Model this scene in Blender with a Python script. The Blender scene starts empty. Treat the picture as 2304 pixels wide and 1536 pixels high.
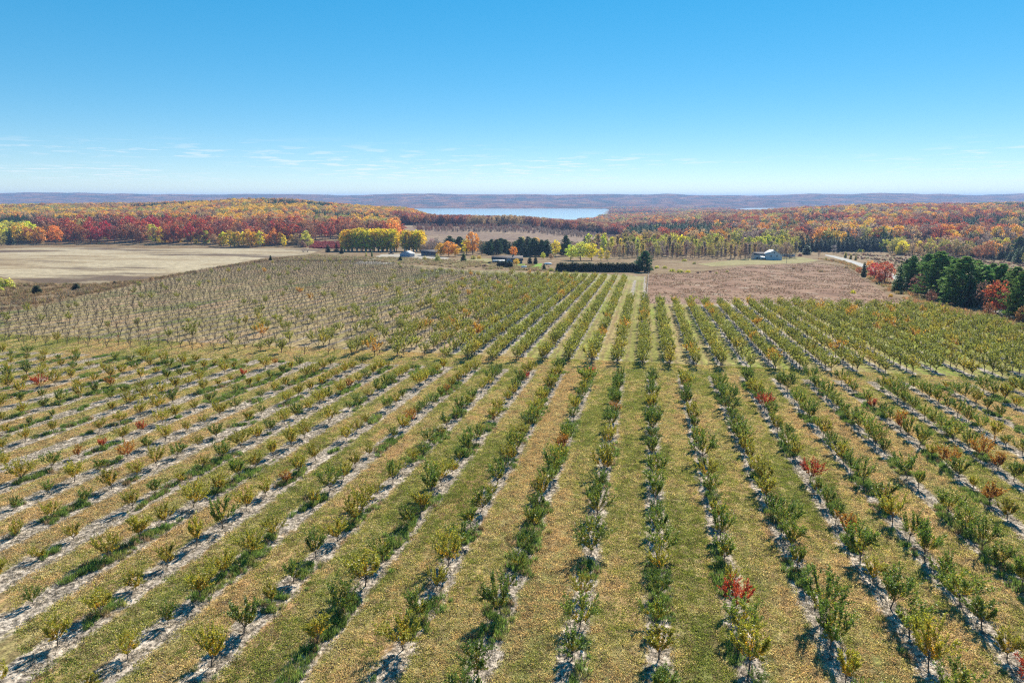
import bpy, math, random
import numpy as np
from mathutils import Vector
R = math.radians
SC = bpy.context.scene
COL = SC.collection

# ------------------------------------------------------------------ camera
PITCH, YAW, CAMH, SLOPE = R(11.9), R(11.0), 30.0, 0.0387
FPX, CX, CY = 1536.0, 1152.0, 768.0
cam = bpy.data.objects.new('camera', bpy.data.cameras.new('camera'))
COL.objects.link(cam); SC.camera = cam
cam.location = (0, 0, CAMH); cam.rotation_euler = (R(90) - PITCH, 0, YAW)
cam.data.sensor_width = 36; cam.data.lens = 24; cam.data.clip_start = 1; cam.data.clip_end = 60000

# ------------------------------------------------------------------ sky, sun, exposure
SUN_AZ, SUN_EL = R(14), R(37)          # azimuth clockwise from +Y (the row direction)
W = bpy.data.worlds.new('World'); SC.world = W; W.use_nodes = True
wn = W.node_tree; wn.nodes.clear()
sky = wn.nodes.new('ShaderNodeTexSky'); sky.sky_type = 'NISHITA'; sky.sun_disc = False
sky.sun_elevation = SUN_EL; sky.sun_rotation = SUN_AZ
sky.altitude = 2500; sky.air_density = 0.9; sky.dust_density = 0.0; sky.ozone_density = 3.0
gam = wn.nodes.new('ShaderNodeGamma'); gam.inputs[1].default_value = 0.5
hsv = wn.nodes.new('ShaderNodeHueSaturation'); hsv.inputs['Hue'].default_value = 0.49; hsv.inputs['Saturation'].default_value = 2.05; hsv.inputs['Value'].default_value = 1.2
bgn = wn.nodes.new('ShaderNodeBackground'); bgn.inputs[1].default_value = 0.14
wout = wn.nodes.new('ShaderNodeOutputWorld')
wn.links.new(sky.outputs[0], gam.inputs[0]); wn.links.new(gam.outputs[0], hsv.inputs['Color'])
# thin wisps of cloud low in the sky, laid out on a cloud layer overhead
tc = wn.nodes.new('ShaderNodeTexCoord'); sp = wn.nodes.new('ShaderNodeSeparateXYZ')
wn.links.new(tc.outputs['Generated'], sp.inputs[0])
def wm(op, a, b=None, c=None):
    n = wn.nodes.new('ShaderNodeMath'); n.operation = op
    for i, v in enumerate((a, b, c)):
        if v is None: continue
        if isinstance(v, (int, float)): n.inputs[i].default_value = v
        else: wn.links.new(v, n.inputs[i])
    return n.outputs[0]
zz = wm('ADD', wm('MAXIMUM', sp.outputs[2], 0.0), 0.03)
cmb = wn.nodes.new('ShaderNodeCombineXYZ')
wn.links.new(wm('DIVIDE', sp.outputs[0], zz), cmb.inputs[0]); wn.links.new(wm('DIVIDE', sp.outputs[1], zz), cmb.inputs[1])
cn = wn.nodes.new('ShaderNodeTexNoise'); cn.inputs['Scale'].default_value = 1.7; cn.inputs['Detail'].default_value = 8; cn.inputs['Roughness'].default_value = 0.62
off = wn.nodes.new('ShaderNodeVectorMath'); off.operation = 'ADD'; off.inputs[1].default_value = (13, 5, 0); wn.links.new(cmb.outputs[0], off.inputs[0])
wn.links.new(off.outputs[0], cn.inputs['Vector'])
cn2 = wn.nodes.new('ShaderNodeTexNoise'); cn2.inputs['Scale'].default_value = 0.16; cn2.inputs['Detail'].default_value = 2
wn.links.new(off.outputs[0], cn2.inputs['Vector'])
def wmr(v, a, b):
    n = wn.nodes.new('ShaderNodeMapRange'); n.interpolation_type = 'SMOOTHSTEP'
    wn.links.new(v, n.inputs[0]); n.inputs[1].default_value = a; n.inputs[2].default_value = b
    return n.outputs[0]
cl = wm('MULTIPLY', wmr(cn.outputs[0], 0.5, 0.62), wmr(cn2.outputs[0], 0.40, 0.56))
cl = wm('MULTIPLY', cl, wm('MULTIPLY', wmr(sp.outputs[2], 0.005, 0.03), wm('SUBTRACT', 1.0, wmr(sp.outputs[2], 0.04, 0.085))))
mixw = wn.nodes.new('ShaderNodeMix'); mixw.data_type = 'RGBA'
wn.links.new(wm('MULTIPLY', cl, 0.5), mixw.inputs[0]); wn.links.new(hsv.outputs[0], mixw.inputs[6]); mixw.inputs[7].default_value = (3.6, 3.75, 3.9, 1)
wn.links.new(mixw.outputs[2], bgn.inputs[0]); wn.links.new(bgn.outputs[0], wout.inputs[0])

sun = bpy.data.objects.new('sun', bpy.data.lights.new('sun', 'SUN')); COL.objects.link(sun)
sun.data.energy = 4.8; sun.data.angle = R(0.53); sun.data.color = (1.0, 0.92, 0.78)
sd = Vector((math.sin(SUN_AZ) * math.cos(SUN_EL), math.cos(SUN_AZ) * math.cos(SUN_EL), math.sin(SUN_EL)))
sun.rotation_euler = sd.to_track_quat('Z', 'Y').to_euler(); sun.location = (0, 0, 200)

SC.view_settings.view_transform = 'Standard'; SC.view_settings.look = 'None'
SC.view_settings.exposure = 1.0; SC.view_settings.gamma = 1.0; SC.view_settings.use_curve_mapping = False
SC.render.engine = 'CYCLES'
cy = SC.cycles
cy.max_bounces = 5; cy.diffuse_bounces = 2; cy.glossy_bounces = 2; cy.transmission_bounces = 3; cy.volume_bounces = 0
cy.transparent_max_bounces = 6; cy.caustics_reflective = False; cy.caustics_refractive = False
cy.use_denoising = False; cy.use_adaptive_sampling = False
cy.pixel_filter_type = 'BLACKMAN_HARRIS'; cy.filter_width = 1.2

# ------------------------------------------------------------------ picking points on the land
sa, ca = math.sin(YAW), math.cos(YAW)
def plane_z(X, Y): return -SLOPE * np.clip(Y, -500, 1200)
def ray(px, py):
    u = (px - CX) / FPX; v = (CY - py) / FPX
    fw = math.cos(PITCH) + v * math.sin(PITCH); up = -math.sin(PITCH) + v * math.cos(PITCH)
    return np.array([-sa * fw + ca * u, ca * fw + sa * u, up])
def at(px, py):
    d = ray(px, py); t = -CAMH / (d[2] + SLOPE * d[1])
    return np.array([0, 0, CAMH]) + d * t
def depth(P): return -sa * P[0] + ca * P[1]
def from_u(u, Z):                       # lateral tangent u and forward distance Z -> world X, Y
    return -sa * Z + ca * u * Z, ca * Z + sa * u * Z
def px_u(px): return (px - CX) / 1557.0
def project(X, Y, Zw):
    X = np.asarray(X, float); Y = np.asarray(Y, float); Zw = np.asarray(Zw, float)
    fw = -sa * X + ca * Y; rt = ca * X + sa * Y; dz = Zw - CAMH
    cz = fw * math.cos(PITCH) - dz * math.sin(PITCH); cyy = fw * math.sin(PITCH) + dz * math.cos(PITCH)
    cz = np.where(cz < 0.1, 0.1, cz)
    return CX + FPX * rt / cz, CY - FPX * cyy / cz

# land beyond the farm: ground height by picture column and forward distance
TD = np.array([600, 800, 950, 1100, 1250, 1450, 1800, 2200, 2800, 3500, 4500, 6000, 6600, 7400, 8600, 10500, 15000.])
TX = np.array([-700, 0, 300, 600, 900, 1000, 1150, 1300, 1400, 1650, 1700, 1800, 2000, 2304, 3000.])
def crest(px): return float(np.interp(px, [-700, 0, 230, 400, 680, 830, 940, 1100, 1400, 1530, 1700, 1870, 2050, 2180, 2304, 3000], [437, 436.5, 438, 440, 442, 441, 439, 441, 442, 441, 439.5, 440.5, 438.5, 436.5, 438, 437]))
TT = np.zeros((len(TX), len(TD)))
MID = {  # metres at 600 .. 6000
 -700: [-19, -26, -24, -22, -20, -16, -8, -14, -30, -60, -60, -60],
 0:    [-20, -26, -24, -20, -18, -15, -6, -14, -30, -60, -66, -66],
 300:  [-21, -27, -23, -18, -16, -12, -1, -10, -30, -60, -66, -66],
 600:  [-22, -29, -24, -18, -13, -6, 11, 0, -35, -66, -74, -74],
 900:  [-23, -30, -30, -24, -20, -18, -13, -22, -50, -76, -77, -77],
 1000: [-23.2, -30.5, -31.5, -26, -22, -27, -36, -50, -66, -77, -78, -78],
 1150: [-23.4, -31, -33, -27, -22, -29, -42, -57, -70, -77, -78, -78],
 1300: [-23.6, -31.5, -35, -34, -33, -38, -48, -60, -74, -77, -78, -78],
 1400: [-23.8, -32, -37, -40, -42, -44, -50, -56, -60, -65, -66, -67],
 1650: [-24.1, -32, -35, -35, -34, -33, -33, -36, -46, -54, -58, -72],
 1700: [-24.2, -32, -35, -34.5, -32, -31, -30, -32, -44, -56, -62, -72],
 1800: [-24.4, -32, -35, -34, -30, -27, -24, -25, -38, -54, -60, -66],
 2000: [-24.7, -31, -33, -31, -27, -23, -18, -15, -26, -50, -66, -72],
 2304: [-25.0, -31, -33, -30, -26, -21, -14, -10, -20, -46, -60, -66],
 3000: [-25.4, -31, -32, -28, -24, -18, -10, -6, -16, -40, -56, -60]}
for i, x in enumerate(TX):
    TT[i, :12] = MID[int(x)]
    cz = CAMH + (445.5 - crest(x)) * 8600 / 1604
    TT[i, 12] = -64; TT[i, 13] = -64 + 0.45 * (cz + 64); TT[i, 14] = cz; TT[i, 15] = cz - 25; TT[i, 16] = -40
for x in (1700,):
    i = list(TX).index(x); TT[i, 10:13] = (-74, -80, -80)
rngT = np.random.default_rng(5)
_perm = rngT.random((256, 256))
def vnoise(x, y):
    x = np.asarray(x, float); y = np.asarray(y, float)
    xi = np.floor(x).astype(int); yi = np.floor(y).astype(int); fx = x - xi; fy = y - yi
    fx = fx * fx * (3 - 2 * fx); fy = fy * fy * (3 - 2 * fy)
    g = lambda a, b: _perm[a % 256, b % 256]
    return (g(xi, yi) * (1 - fx) + g(xi + 1, yi) * fx) * (1 - fy) + (g(xi, yi + 1) * (1 - fx) + g(xi + 1, yi + 1) * fx) * fy
def fbm(x, y, o=4):
    s = 0; a = .5
    for k in range(o): s = s + a * vnoise(x * 2 ** k + 17.3 * k, y * 2 ** k + 9.1 * k); a *= .5
    return s / (1 - .5 ** o)
def smooth(a, b, x):
    t = np.clip((x - a) / (b - a), 0, 1); return t * t * (3 - 2 * t)
LAKE_Z = -70.0
def land(X, Y):
    X = np.asarray(X, float); Y = np.asarray(Y, float)
    Z = -sa * X + ca * Y; Xc = ca * X + sa * Y
    pxx = np.clip(CX + 1557 * Xc / np.maximum(Z, 50), TX[0], TX[-1])
    Zc = np.clip(Z, TD[0], TD[-1])
    i = np.clip(np.searchsorted(TX, pxx) - 1, 0, len(TX) - 2); j = np.clip(np.searchsorted(TD, Zc) - 1, 0, len(TD) - 2)
    fu = (pxx - TX[i]) / (TX[i + 1] - TX[i]); fv = (Zc - TD[j]) / (TD[j + 1] - TD[j])
    fu = fu * fu * (3 - 2 * fu); fv = np.where(Zc > 6500, fv * fv * (3 - 2 * fv), fv)
    h = (TT[i, j] * (1 - fu) + TT[i + 1, j] * fu) * (1 - fv) + (TT[i, j + 1] * (1 - fu) + TT[i + 1, j + 1] * fu) * fv
    far = smooth(6200, 8200, Z)
    h = h + far * (fbm(X / 700, Y / 700, 5) - .5) * 75 + smooth(1300, 2000, Z) * (fbm(X / 160 + 40, Y / 160, 3) - .5) * 6
    k = smooth(700, 900, Z)
    return plane_z(X, Y) * (1 - k) + h * k

def in_poly(x, y, poly):
    x = np.asarray(x, float); y = np.asarray(y, float); ins = np.zeros(x.shape, bool); n = len(poly)
    for a in range(n):
        x0, y0 = poly[a][:2]; x1, y1 = poly[(a + 1) % n][:2]
        c = ((y0 > y) != (y1 > y)) & (x < (x1 - x0) * (y - y0) / ((y1 - y0) if y1 != y0 else 1e-9) + x0)
        ins ^= c
    return ins

# ------------------------------------------------------------------ materials
def mat(name):
    m = bpy.data.materials.new(name); m.use_nodes = True; m.node_tree.nodes.clear()
    return m, m.node_tree
class NT:
    def __init__(s, nt): s.nt = nt
    def n(s, t, **k):
        o = s.nt.nodes.new(t)
        for a, v in k.items(): setattr(o, a, v)
        return o
    def put(s, sock, v):
        if v is None: return
        if isinstance(v, bpy.types.NodeSocket): s.nt.links.new(v, sock)
        elif isinstance(v, (tuple, list)) and len(v) == 3 and sock.type == 'RGBA': sock.default_value = (*v, 1)
        else: sock.default_value = v
    def m(s, op, a, b=None, c=None):
        o = s.n('ShaderNodeMath', operation=op)
        for i, v in enumerate((a, b, c)): s.put(o.inputs[i], v)
        return o.outputs[0]
    def vm(s, op, a, b=None):
        o = s.n('ShaderNodeVectorMath', operation=op); s.put(o.inputs[0], a); s.put(o.inputs[1], b); return o.outputs[0]
    def noise(s, vec, scale, detail=4, rough=.55):
        o = s.n('ShaderNodeTexNoise'); s.put(o.inputs['Vector'], vec); o.inputs['Scale'].default_value = scale
        o.inputs['Detail'].default_value = detail; o.inputs['Roughness'].default_value = rough; return o.outputs[0]
    def mr(s, v, a, b, c=0., d=1., smooth=True):
        o = s.n('ShaderNodeMapRange'); o.interpolation_type = 'SMOOTHSTEP' if smooth else 'LINEAR'
        for i, q in enumerate((v, a, b, c, d)): s.put(o.inputs[i], q)
        return o.outputs[0]
    def mix(s, f, a, b, blend='MIX'):
        o = s.n('ShaderNodeMix', data_type='RGBA', blend_type=blend); s.put(o.inputs[0], f); s.put(o.inputs[6], a); s.put(o.inputs[7], b); return o.outputs[2]
    def scale(s, col, f):
        o = s.n('ShaderNodeVectorMath', operation='SCALE'); s.put(o.inputs[0], col); s.put(o.inputs[3], f); return o.outputs[0]
    def ramp(s, f, stops):
        o = s.n('ShaderNodeValToRGB'); s.put(o.inputs[0], f); e = o.color_ramp.elements
        while len(e) < len(stops): e.new(0.5)
        for q, (p, c) in zip(e, stops): q.position = p; q.color = (*c, 1)
        return o.outputs[0]
    def bump(s, h, strength, dist):
        o = s.n('ShaderNodeBump'); o.inputs['Strength'].default_value = strength; o.inputs['Distance'].default_value = dist; s.put(o.inputs['Height'], h); return o.outputs[0]
    def out(s, sh): s.nt.links.new(sh, s.n('ShaderNodeOutputMaterial').inputs[0])
    def principled(s, col, rough=.8, normal=None, metal=0., spec=.2):
        o = s.n('ShaderNodeBsdfPrincipled'); s.put(o.inputs['Base Color'], col); s.put(o.inputs['Roughness'], rough)
        o.inputs['Metallic'].default_value = metal; o.inputs['Specular IOR Level'].default_value = spec
        if normal is not None: s.put(o.inputs['Normal'], normal)
        return o.outputs[0]
    def pos(s): return s.n('ShaderNodeNewGeometry').outputs['Position']

def field_mat(name, stops, stretch=(.25, .05, .2), fine=2.2, lo=.5, hi=1.5, strip=None, tint2=None, bumpd=.12, wide=0.):
    m, nt = mat(name); T = NT(nt); p = T.pos()
    big = T.noise(T.vm('MULTIPLY', p, stretch), 1.0, 6, .62)
    base = T.ramp(T.mr(big, .28, .72, smooth=False), stops)
    if tint2:                                    # broad second colour in patches
        t = T.noise(T.vm('MULTIPLY', p, tint2[1]), 1.0, 4, .6)
        base = T.mix(T.mr(t, tint2[2], tint2[3]), base, tint2[0])
    f1 = T.noise(p, fine, 6, .7); f2 = T.noise(p, fine * .23, 4, .6)
    v = T.m('MULTIPLY', T.mr(f1, .3, .7, lo, hi), T.mr(f2, .3, .7, .78, 1.22))
    if strip:
        S, x0, wd, colr = strip
        sx = T.n('ShaderNodeSeparateXYZ'); T.put(sx.inputs[0], p)
        wob = T.noise(T.vm('MULTIPLY', p, (.9, .35, .5)), 1.0, 5, .65)
        d = T.m('MULTIPLY', T.m('ABSOLUTE', T.m('SUBTRACT', T.m('FRACT', T.m('ADD', T.m('DIVIDE', T.m('SUBTRACT', sx.outputs[0], x0), S), .5)), .5)), S)
        d = T.m('ADD', d, T.m('MULTIPLY', T.m('SUBTRACT', wob, .5), 3.4))
        if wide: wd = T.mr(sx.outputs[0], -14, -55, wd, wd + wide)
        k = T.mr(T.m('SUBTRACT', d, wd), -.3, .3, 1., 0.)
        sc = T.mix(T.mr(f1, .35, .62), T.scale(colr, .42), colr)
        # wheel tracks either side of the row middle: shorter, drier grass
        trk = T.m('ABSOLUTE', T.m('SUBTRACT', d, S * .5 - 1.0))
        base = T.mix(T.mr(trk, .1, .45, .6, 0.), base, (.16, .11, .06))
        base = T.mix(k, base, sc)
    col = T.scale(base, v)
    nrm = T.bump(T.m('ADD', f1, T.m('MULTIPLY', f2, 1.2)), .9, bumpd)
    T.out(T.principled(col, .95, nrm, spec=.05)); return m

def leaf_mat(name, trans=.4, lo=.5, hi=1.45):
    m, nt = mat(name); T = NT(nt)
    a = T.n('ShaderNodeAttribute', attribute_type='INSTANCER', attribute_name='tint').outputs['Vector']
    b = T.n('ShaderNodeAttribute', attribute_type='INSTANCER', attribute_name='tint2').outputs['Vector']
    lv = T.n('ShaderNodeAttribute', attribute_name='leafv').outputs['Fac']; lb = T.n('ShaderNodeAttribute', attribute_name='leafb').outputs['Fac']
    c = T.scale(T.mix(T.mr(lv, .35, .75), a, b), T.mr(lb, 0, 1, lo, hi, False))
    d = T.n('ShaderNodeBsdfDiffuse'); T.put(d.inputs[0], c)
    t = T.n('ShaderNodeBsdfTranslucent'); T.put(t.inputs[0], c)
    g = T.n('ShaderNodeBsdfGlossy'); g.inputs['Roughness'].default_value = .45; g.inputs[0].default_value = (.9, .95, 1, 1)
    x = T.n('ShaderNodeMixShader'); x.inputs[0].default_value = trans; nt.links.new(d.outputs[0], x.inputs[1]); nt.links.new(t.outputs[0], x.inputs[2])
    y = T.n('ShaderNodeMixShader'); y.inputs[0].default_value = .025; nt.links.new(x.outputs[0], y.inputs[1]); nt.links.new(g.outputs[0], y.inputs[2])
    T.out(y.outputs[0]); return m
def plain(name, col, rough=.7, var=.25, scale=3., metal=0., spec=.3, bump=0.):
    m, nt = mat(name); T = NT(nt); p = T.n('ShaderNodeTexCoord').outputs['Object']
    f = T.noise(p, scale, 5, .6); c = T.scale(col, T.mr(f, .25, .75, 1 - var, 1 + var))
    T.out(T.principled(c, rough, T.bump(f, .5, bump) if bump else None, metal, spec)); return m

M_LEAF = leaf_mat('leaves', .5)
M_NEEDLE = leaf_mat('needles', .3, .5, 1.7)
M_GRASS = leaf_mat('grass_blades', .45, .3, 1.7)
M_BARK = plain('bark', (.12, .095, .075), .9, .4, 6)
M_BARKL = plain('pale_bark', (.42, .38, .31), .9, .3, 3)
M_TWIG = plain('twigs', (.085, .066, .055), .9, .3, 3)

# ------------------------------------------------------------------ mesh helpers
class MB:
    def __init__(s): s.v = []; s.f = []; s.mi = []; s.n = 0; s.lv = []; s.lb = []
    def add(s, v, f, mi=0, lv=0., lb=.5):
        v = np.asarray(v, float).reshape(-1, 3); f = np.asarray(f, int)
        s.v.append(v); s.f.append(f + s.n); s.mi.append(np.full(len(f), mi)); s.n += len(v)
        s.lv.append(np.broadcast_to(lv, (len(v),)).astype(float)); s.lb.append(np.broadcast_to(lb, (len(v),)).astype(float))
    def tube(s, pts, rad, sides=5, mi=0):
        pts = np.asarray(pts, float); n = len(pts); rad = np.broadcast_to(rad, (n,))
        d = np.gradient(pts, axis=0); d /= np.linalg.norm(d, axis=1)[:, None] + 1e-9
        ref = np.array([0, 0, 1.]) if abs(d[0, 2]) < .8 else np.array([1., 0, 0])
        a = np.cross(d, ref); a /= np.linalg.norm(a, axis=1)[:, None] + 1e-9; b = np.cross(d, a)
        t = np.arange(sides) * 2 * np.pi / sides
        v = pts[:, None] + rad[:, None, None] * (a[:, None] * np.cos(t)[None, :, None] + b[:, None] * np.sin(t)[None, :, None])
        f = [[i * sides + k, i * sides + (k + 1) % sides, (i + 1) * sides + (k + 1) % sides, (i + 1) * sides + k] for i in range(n - 1) for k in range(sides)]
        s.add(v, f, mi)
    def leaves(s, c, d, nrm, L, Wd, lv, lb, mi=0):
        c = np.asarray(c, float); d = d / (np.linalg.norm(d, axis=1)[:, None] + 1e-9)
        side = np.cross(d, nrm); side /= np.linalg.norm(side, axis=1)[:, None] + 1e-9
        up = np.cross(side, d)
        L = np.broadcast_to(L, (len(c),))[:, None]; Wd = np.broadcast_to(Wd, (len(c),))[:, None]
        v = np.stack([c - d * L * .5, c + side * Wd * .5 + up * Wd * .12, c + d * L * .5, c - side * Wd * .5 + up * Wd * .12], 1)
        n = len(c); f = np.arange(4 * n).reshape(n, 4)
        s.add(v, f, mi, np.repeat(lv, 4), np.repeat(lb, 4))
    def box(s, lo, hi, mi=0):
        x0, y0, z0 = lo; x1, y1, z1 = hi
        v = [(x0, y0, z0), (x1, y0, z0), (x1, y1, z0), (x0, y1, z0), (x0, y0, z1), (x1, y0, z1), (x1, y1, z1), (x0, y1, z1)]
        s.add(v, [(0, 3, 2, 1), (4, 5, 6, 7), (0, 1, 5, 4), (1, 2, 6, 5), (2, 3, 7, 6), (3, 0, 4, 7)], mi)
    def mesh(s, name, mats, smoothed=False):
        me = bpy.data.meshes.new(name)
        v = np.concatenate(s.v); me.vertices.add(len(v)); me.vertices.foreach_set('co', v.ravel())
        sizes = np.concatenate([np.full(len(f), f.shape[1]) for f in s.f]); loops = np.concatenate([f.ravel() for f in s.f])
        me.loops.add(len(loops)); me.loops.foreach_set('vertex_index', loops)
        me.polygons.add(len(sizes)); st = np.concatenate([[0], np.cumsum(sizes)[:-1]])
        me.polygons.foreach_set('loop_start', st); me.polygons.foreach_set('loop_total', sizes)
        me.polygons.foreach_set('material_index', np.concatenate(s.mi))
        for nm, arr in (('leafv', s.lv), ('leafb', s.lb)):
            me.attributes.new(nm, 'FLOAT', 'POINT').data.foreach_set('value', np.concatenate(arr))
        if smoothed: me.polygons.foreach_set('use_smooth', np.ones(len(sizes), bool))
        for m_ in mats: me.materials.append(m_)
        me.update(calc_edges=True); me.validate(); return me
def link(name, me, parent=None):
    o = bpy.data.objects.new(name, me); COL.objects.link(o)
    if parent: o.parent = parent
    return o
def tag(o, label=None, cat=None, group=None, kind=None):
    if label: o['label'] = label
    if cat: o['category'] = cat
    if group: o['group'] = group
    if kind: o['kind'] = kind
    return o
def empty(name, loc, rz=0., sc=1.):
    o = bpy.data.objects.new(name, None); COL.objects.link(o); o.location = loc; o.rotation_euler = (0, 0, rz)
    o.scale = (sc, sc, sc) if isinstance(sc, (int, float)) else sc
    o.empty_display_size = .3; return o
def ordi(n):
    w = ['zeroth', 'first', 'second', 'third', 'fourth', 'fifth', 'sixth', 'seventh', 'eighth', 'ninth', 'tenth', 'eleventh', 'twelfth', 'thirteenth', 'fourteenth', 'fifteenth', 'sixteenth', 'seventeenth', 'eighteenth', 'nineteenth', 'twentieth']
    if n <= 20: return w[n]
    t = {2: 'twenty', 3: 'thirty', 4: 'forty', 5: 'fifty', 6: 'sixty', 7: 'seventy', 8: 'eighty', 9: 'ninety'}
    if n < 100: return t[n // 10] + '-' + w[n % 10] if n % 10 else {20: 'twentieth', 30: 'thirtieth'}.get(n, t[n // 10][:-1] + 'ieth')
    return 'hundred-and-' + ordi(n - 100) if n > 100 else 'hundredth'
def unit(rng, n):
    v = rng.normal(size=(n, 3)); return v / np.linalg.norm(v, axis=1)[:, None]

# ------------------------------------------------------------------ plants: each returns (wood MB, crown MB)
def fruit_tree(seed, H=3.4, spread=1.5, th=.8, nscaf=8, nsub=6, nleaf=38, L=.19, Wd=.095, r0=.055, twig=0):
    rng = np.random.default_rng(seed); wood = MB(); crown = MB()
    lean = rng.normal(0, .05, 2)
    wood.tube([(0, 0, -.1), (lean[0] * .5, lean[1] * .5, th * .5), (lean[0], lean[1], th)], [r0 * 1.25, r0, r0 * .9], 6)
    top = np.array([lean[0], lean[1], th])
    C = []; D = []; V = []
    a0 = rng.random() * 6.28
    for i in range(nscaf):
        az = a0 + i * 6.283 / nscaf * 1.0 + rng.normal(0, .25); central = i == 0
        tilt = rng.uniform(.05, .2) if central else rng.uniform(.55, 1.0)
        ln = (H - th) * (rng.uniform(.9, 1.05) if central else rng.uniform(.72, 1.0))
        dirv = np.array([math.cos(az) * math.sin(tilt), math.sin(az) * math.sin(tilt), math.cos(tilt)])
        p = top - np.array([0, 0, rng.uniform(0, th * .3)]); pts = [p]; d = dirv.copy()
        for k in range(4):
            d = d + np.array([0, 0, .20]) + rng.normal(0, .08, 3); d /= np.linalg.norm(d)
            p = p + d * ln / 4 * (spread / 1.5 if k < 2 else 1); pts.append(p)
        pts = np.array(pts); wood.tube(pts, np.linspace(r0 * .55, r0 * .12, 5), 4)
        subs = [(pts, .25, ln)]
        for q in range(nsub):
            t = rng.uniform(.2, .85) * 4; k = min(int(t), 3); s0 = pts[k] + (pts[k + 1] - pts[k]) * (t - k)
            dd = (pts[k + 1] - pts[k]); dd = dd / np.linalg.norm(dd) + rng.normal(0, .55, 3); dd[2] = abs(dd[2]) * .8 + .15; dd /= np.linalg.norm(dd)
            l2 = ln * rng.uniform(.25, .5); sp_ = np.array([s0, s0 + dd * l2 * .5, s0 + dd * l2 + np.array([0, 0, .1 * l2])])
            wood.tube(sp_, [r0 * .22, r0 * .16, r0 * .07], 3); subs.append((sp_, .1, l2))
            for w in range(twig):
                b = sp_[0] + (sp_[2] - sp_[0]) * rng.uniform(.3, 1); e = dd + rng.normal(0, .6, 3); e[2] = abs(e[2]); e /= np.linalg.norm(e)
                wood.tube([b, b + e * l2 * rng.uniform(.3, .7)], [r0 * .13, r0 * .05], 3)
        for sp_, lo, l2 in subs:
            n = max(1, int(nleaf * (1.3 if len(sp_) == 5 else 1) * rng.uniform(.6, 1.3)))
            t = rng.uniform(lo, 1.02, n) * (len(sp_) - 1); k = np.minimum(t.astype(int), len(sp_) - 2); fr = (t - k)[:, None]
            seg = sp_[k + 1] - sp_[k]; c = sp_[k] + seg * fr
            off = unit(rng, n); dl = seg / np.linalg.norm(seg, axis=1)[:, None] * .5 + off * .8; dl[:, 2] -= .15
            C.append(c + off * L * .55); D.append(dl)
            hgt = (c[:, 2] - th) / (H - th); rad = np.hypot(c[:, 0], c[:, 1]) / spread
            V.append(np.clip(.78 - .45 * hgt - .35 * rad + rng.normal(0, .13, n), 0, 1))
    C = np.concatenate(C); D = np.concatenate(D); V = np.concatenate(V); n = len(C)
    N_ = unit(rng, n); N_[:, 2] = np.abs(N_[:, 2]) + .4
    crown.leaves(C, D, N_, L * rng.uniform(.7, 1.25, n), Wd * rng.uniform(.8, 1.2, n), V, rng.random(n))
    return wood, crown

def broad_tree(seed, H=18, Wd=11, base=.22, nl=42, nk=15, L=.95, sparse=0., shape=1.0, trunk_r=.028, top=1.0):
    rng = np.random.default_rng(seed); wood = MB(); crown = MB()
    zc = H * (base + 1) / 2; rz = H * (1 - base) / 2; rx = Wd / 2
    lean = rng.normal(0, .02 * H, 2)
    wood.tube([(0, 0, -.4), (lean[0] * .3, lean[1] * .3, H * .3), (lean[0], lean[1], H * .7), (lean[0], lean[1], H * .92)], np.array([1.3, 1, .5, .12]) * trunk_r * H * .6, 6)
    C = []; D = []; NN = []; V = []; B = []
    for i in range(nl):
        d = unit(rng, 1)[0]; r = rng.uniform(.45, .95) ** .6
        s = rx * (1 - .35 * max(0, d[2]) * (1 - shape))
        c = np.array([d[0] * s * r, d[1] * s * r, zc + d[2] * rz * r]); c[:2] *= (1 + .16 * rng.normal())
        c[:2] += lean * .6
        lr = rx * rng.uniform(.2, .36)
        if rng.random() < .45:
            wood.tube([(lean[0] * .5, lean[1] * .5, max(base * H * .8, c[2] * .5)), (c * .6 + np.array([0, 0, c[2] * .25 - .0])), c], np.array([.4, .22, .06]) * trunk_r * H * .6, 3)
        q = unit(rng, nk); q[:, 2] = np.where(rng.random(nk) < .7, np.abs(q[:, 2]), q[:, 2])
        C.append(c + q * lr * np.array([1, 1, .8]) * rng.uniform(.6, 1.05, (nk, 1)))
        nn = q + rng.normal(0, .45, (nk, 3)); NN.append(nn)
        D.append(np.cross(nn, unit(rng, nk)))
        V.append(np.clip(rng.normal(.4, .2) + rng.normal(0, .14, nk), 0, 1)); B.append(np.clip(rng.normal(.5, .16) + rng.normal(0, .22, nk), 0, 1))
    C = np.concatenate(C); n = len(C); keep = rng.random(n) > sparse
    C = C[keep]; D = np.concatenate(D)[keep]; NN = np.concatenate(NN)[keep]; V = np.concatenate(V)[keep]; B = np.concatenate(B)[keep]; n = len(C)
    C[:, 2] = np.minimum(C[:, 2], H * top)
    crown.leaves(C, D, NN, L * rng.uniform(.6, 1.3, n), L * .75 * rng.uniform(.6, 1.2, n), V, B)
    return wood, crown

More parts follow.
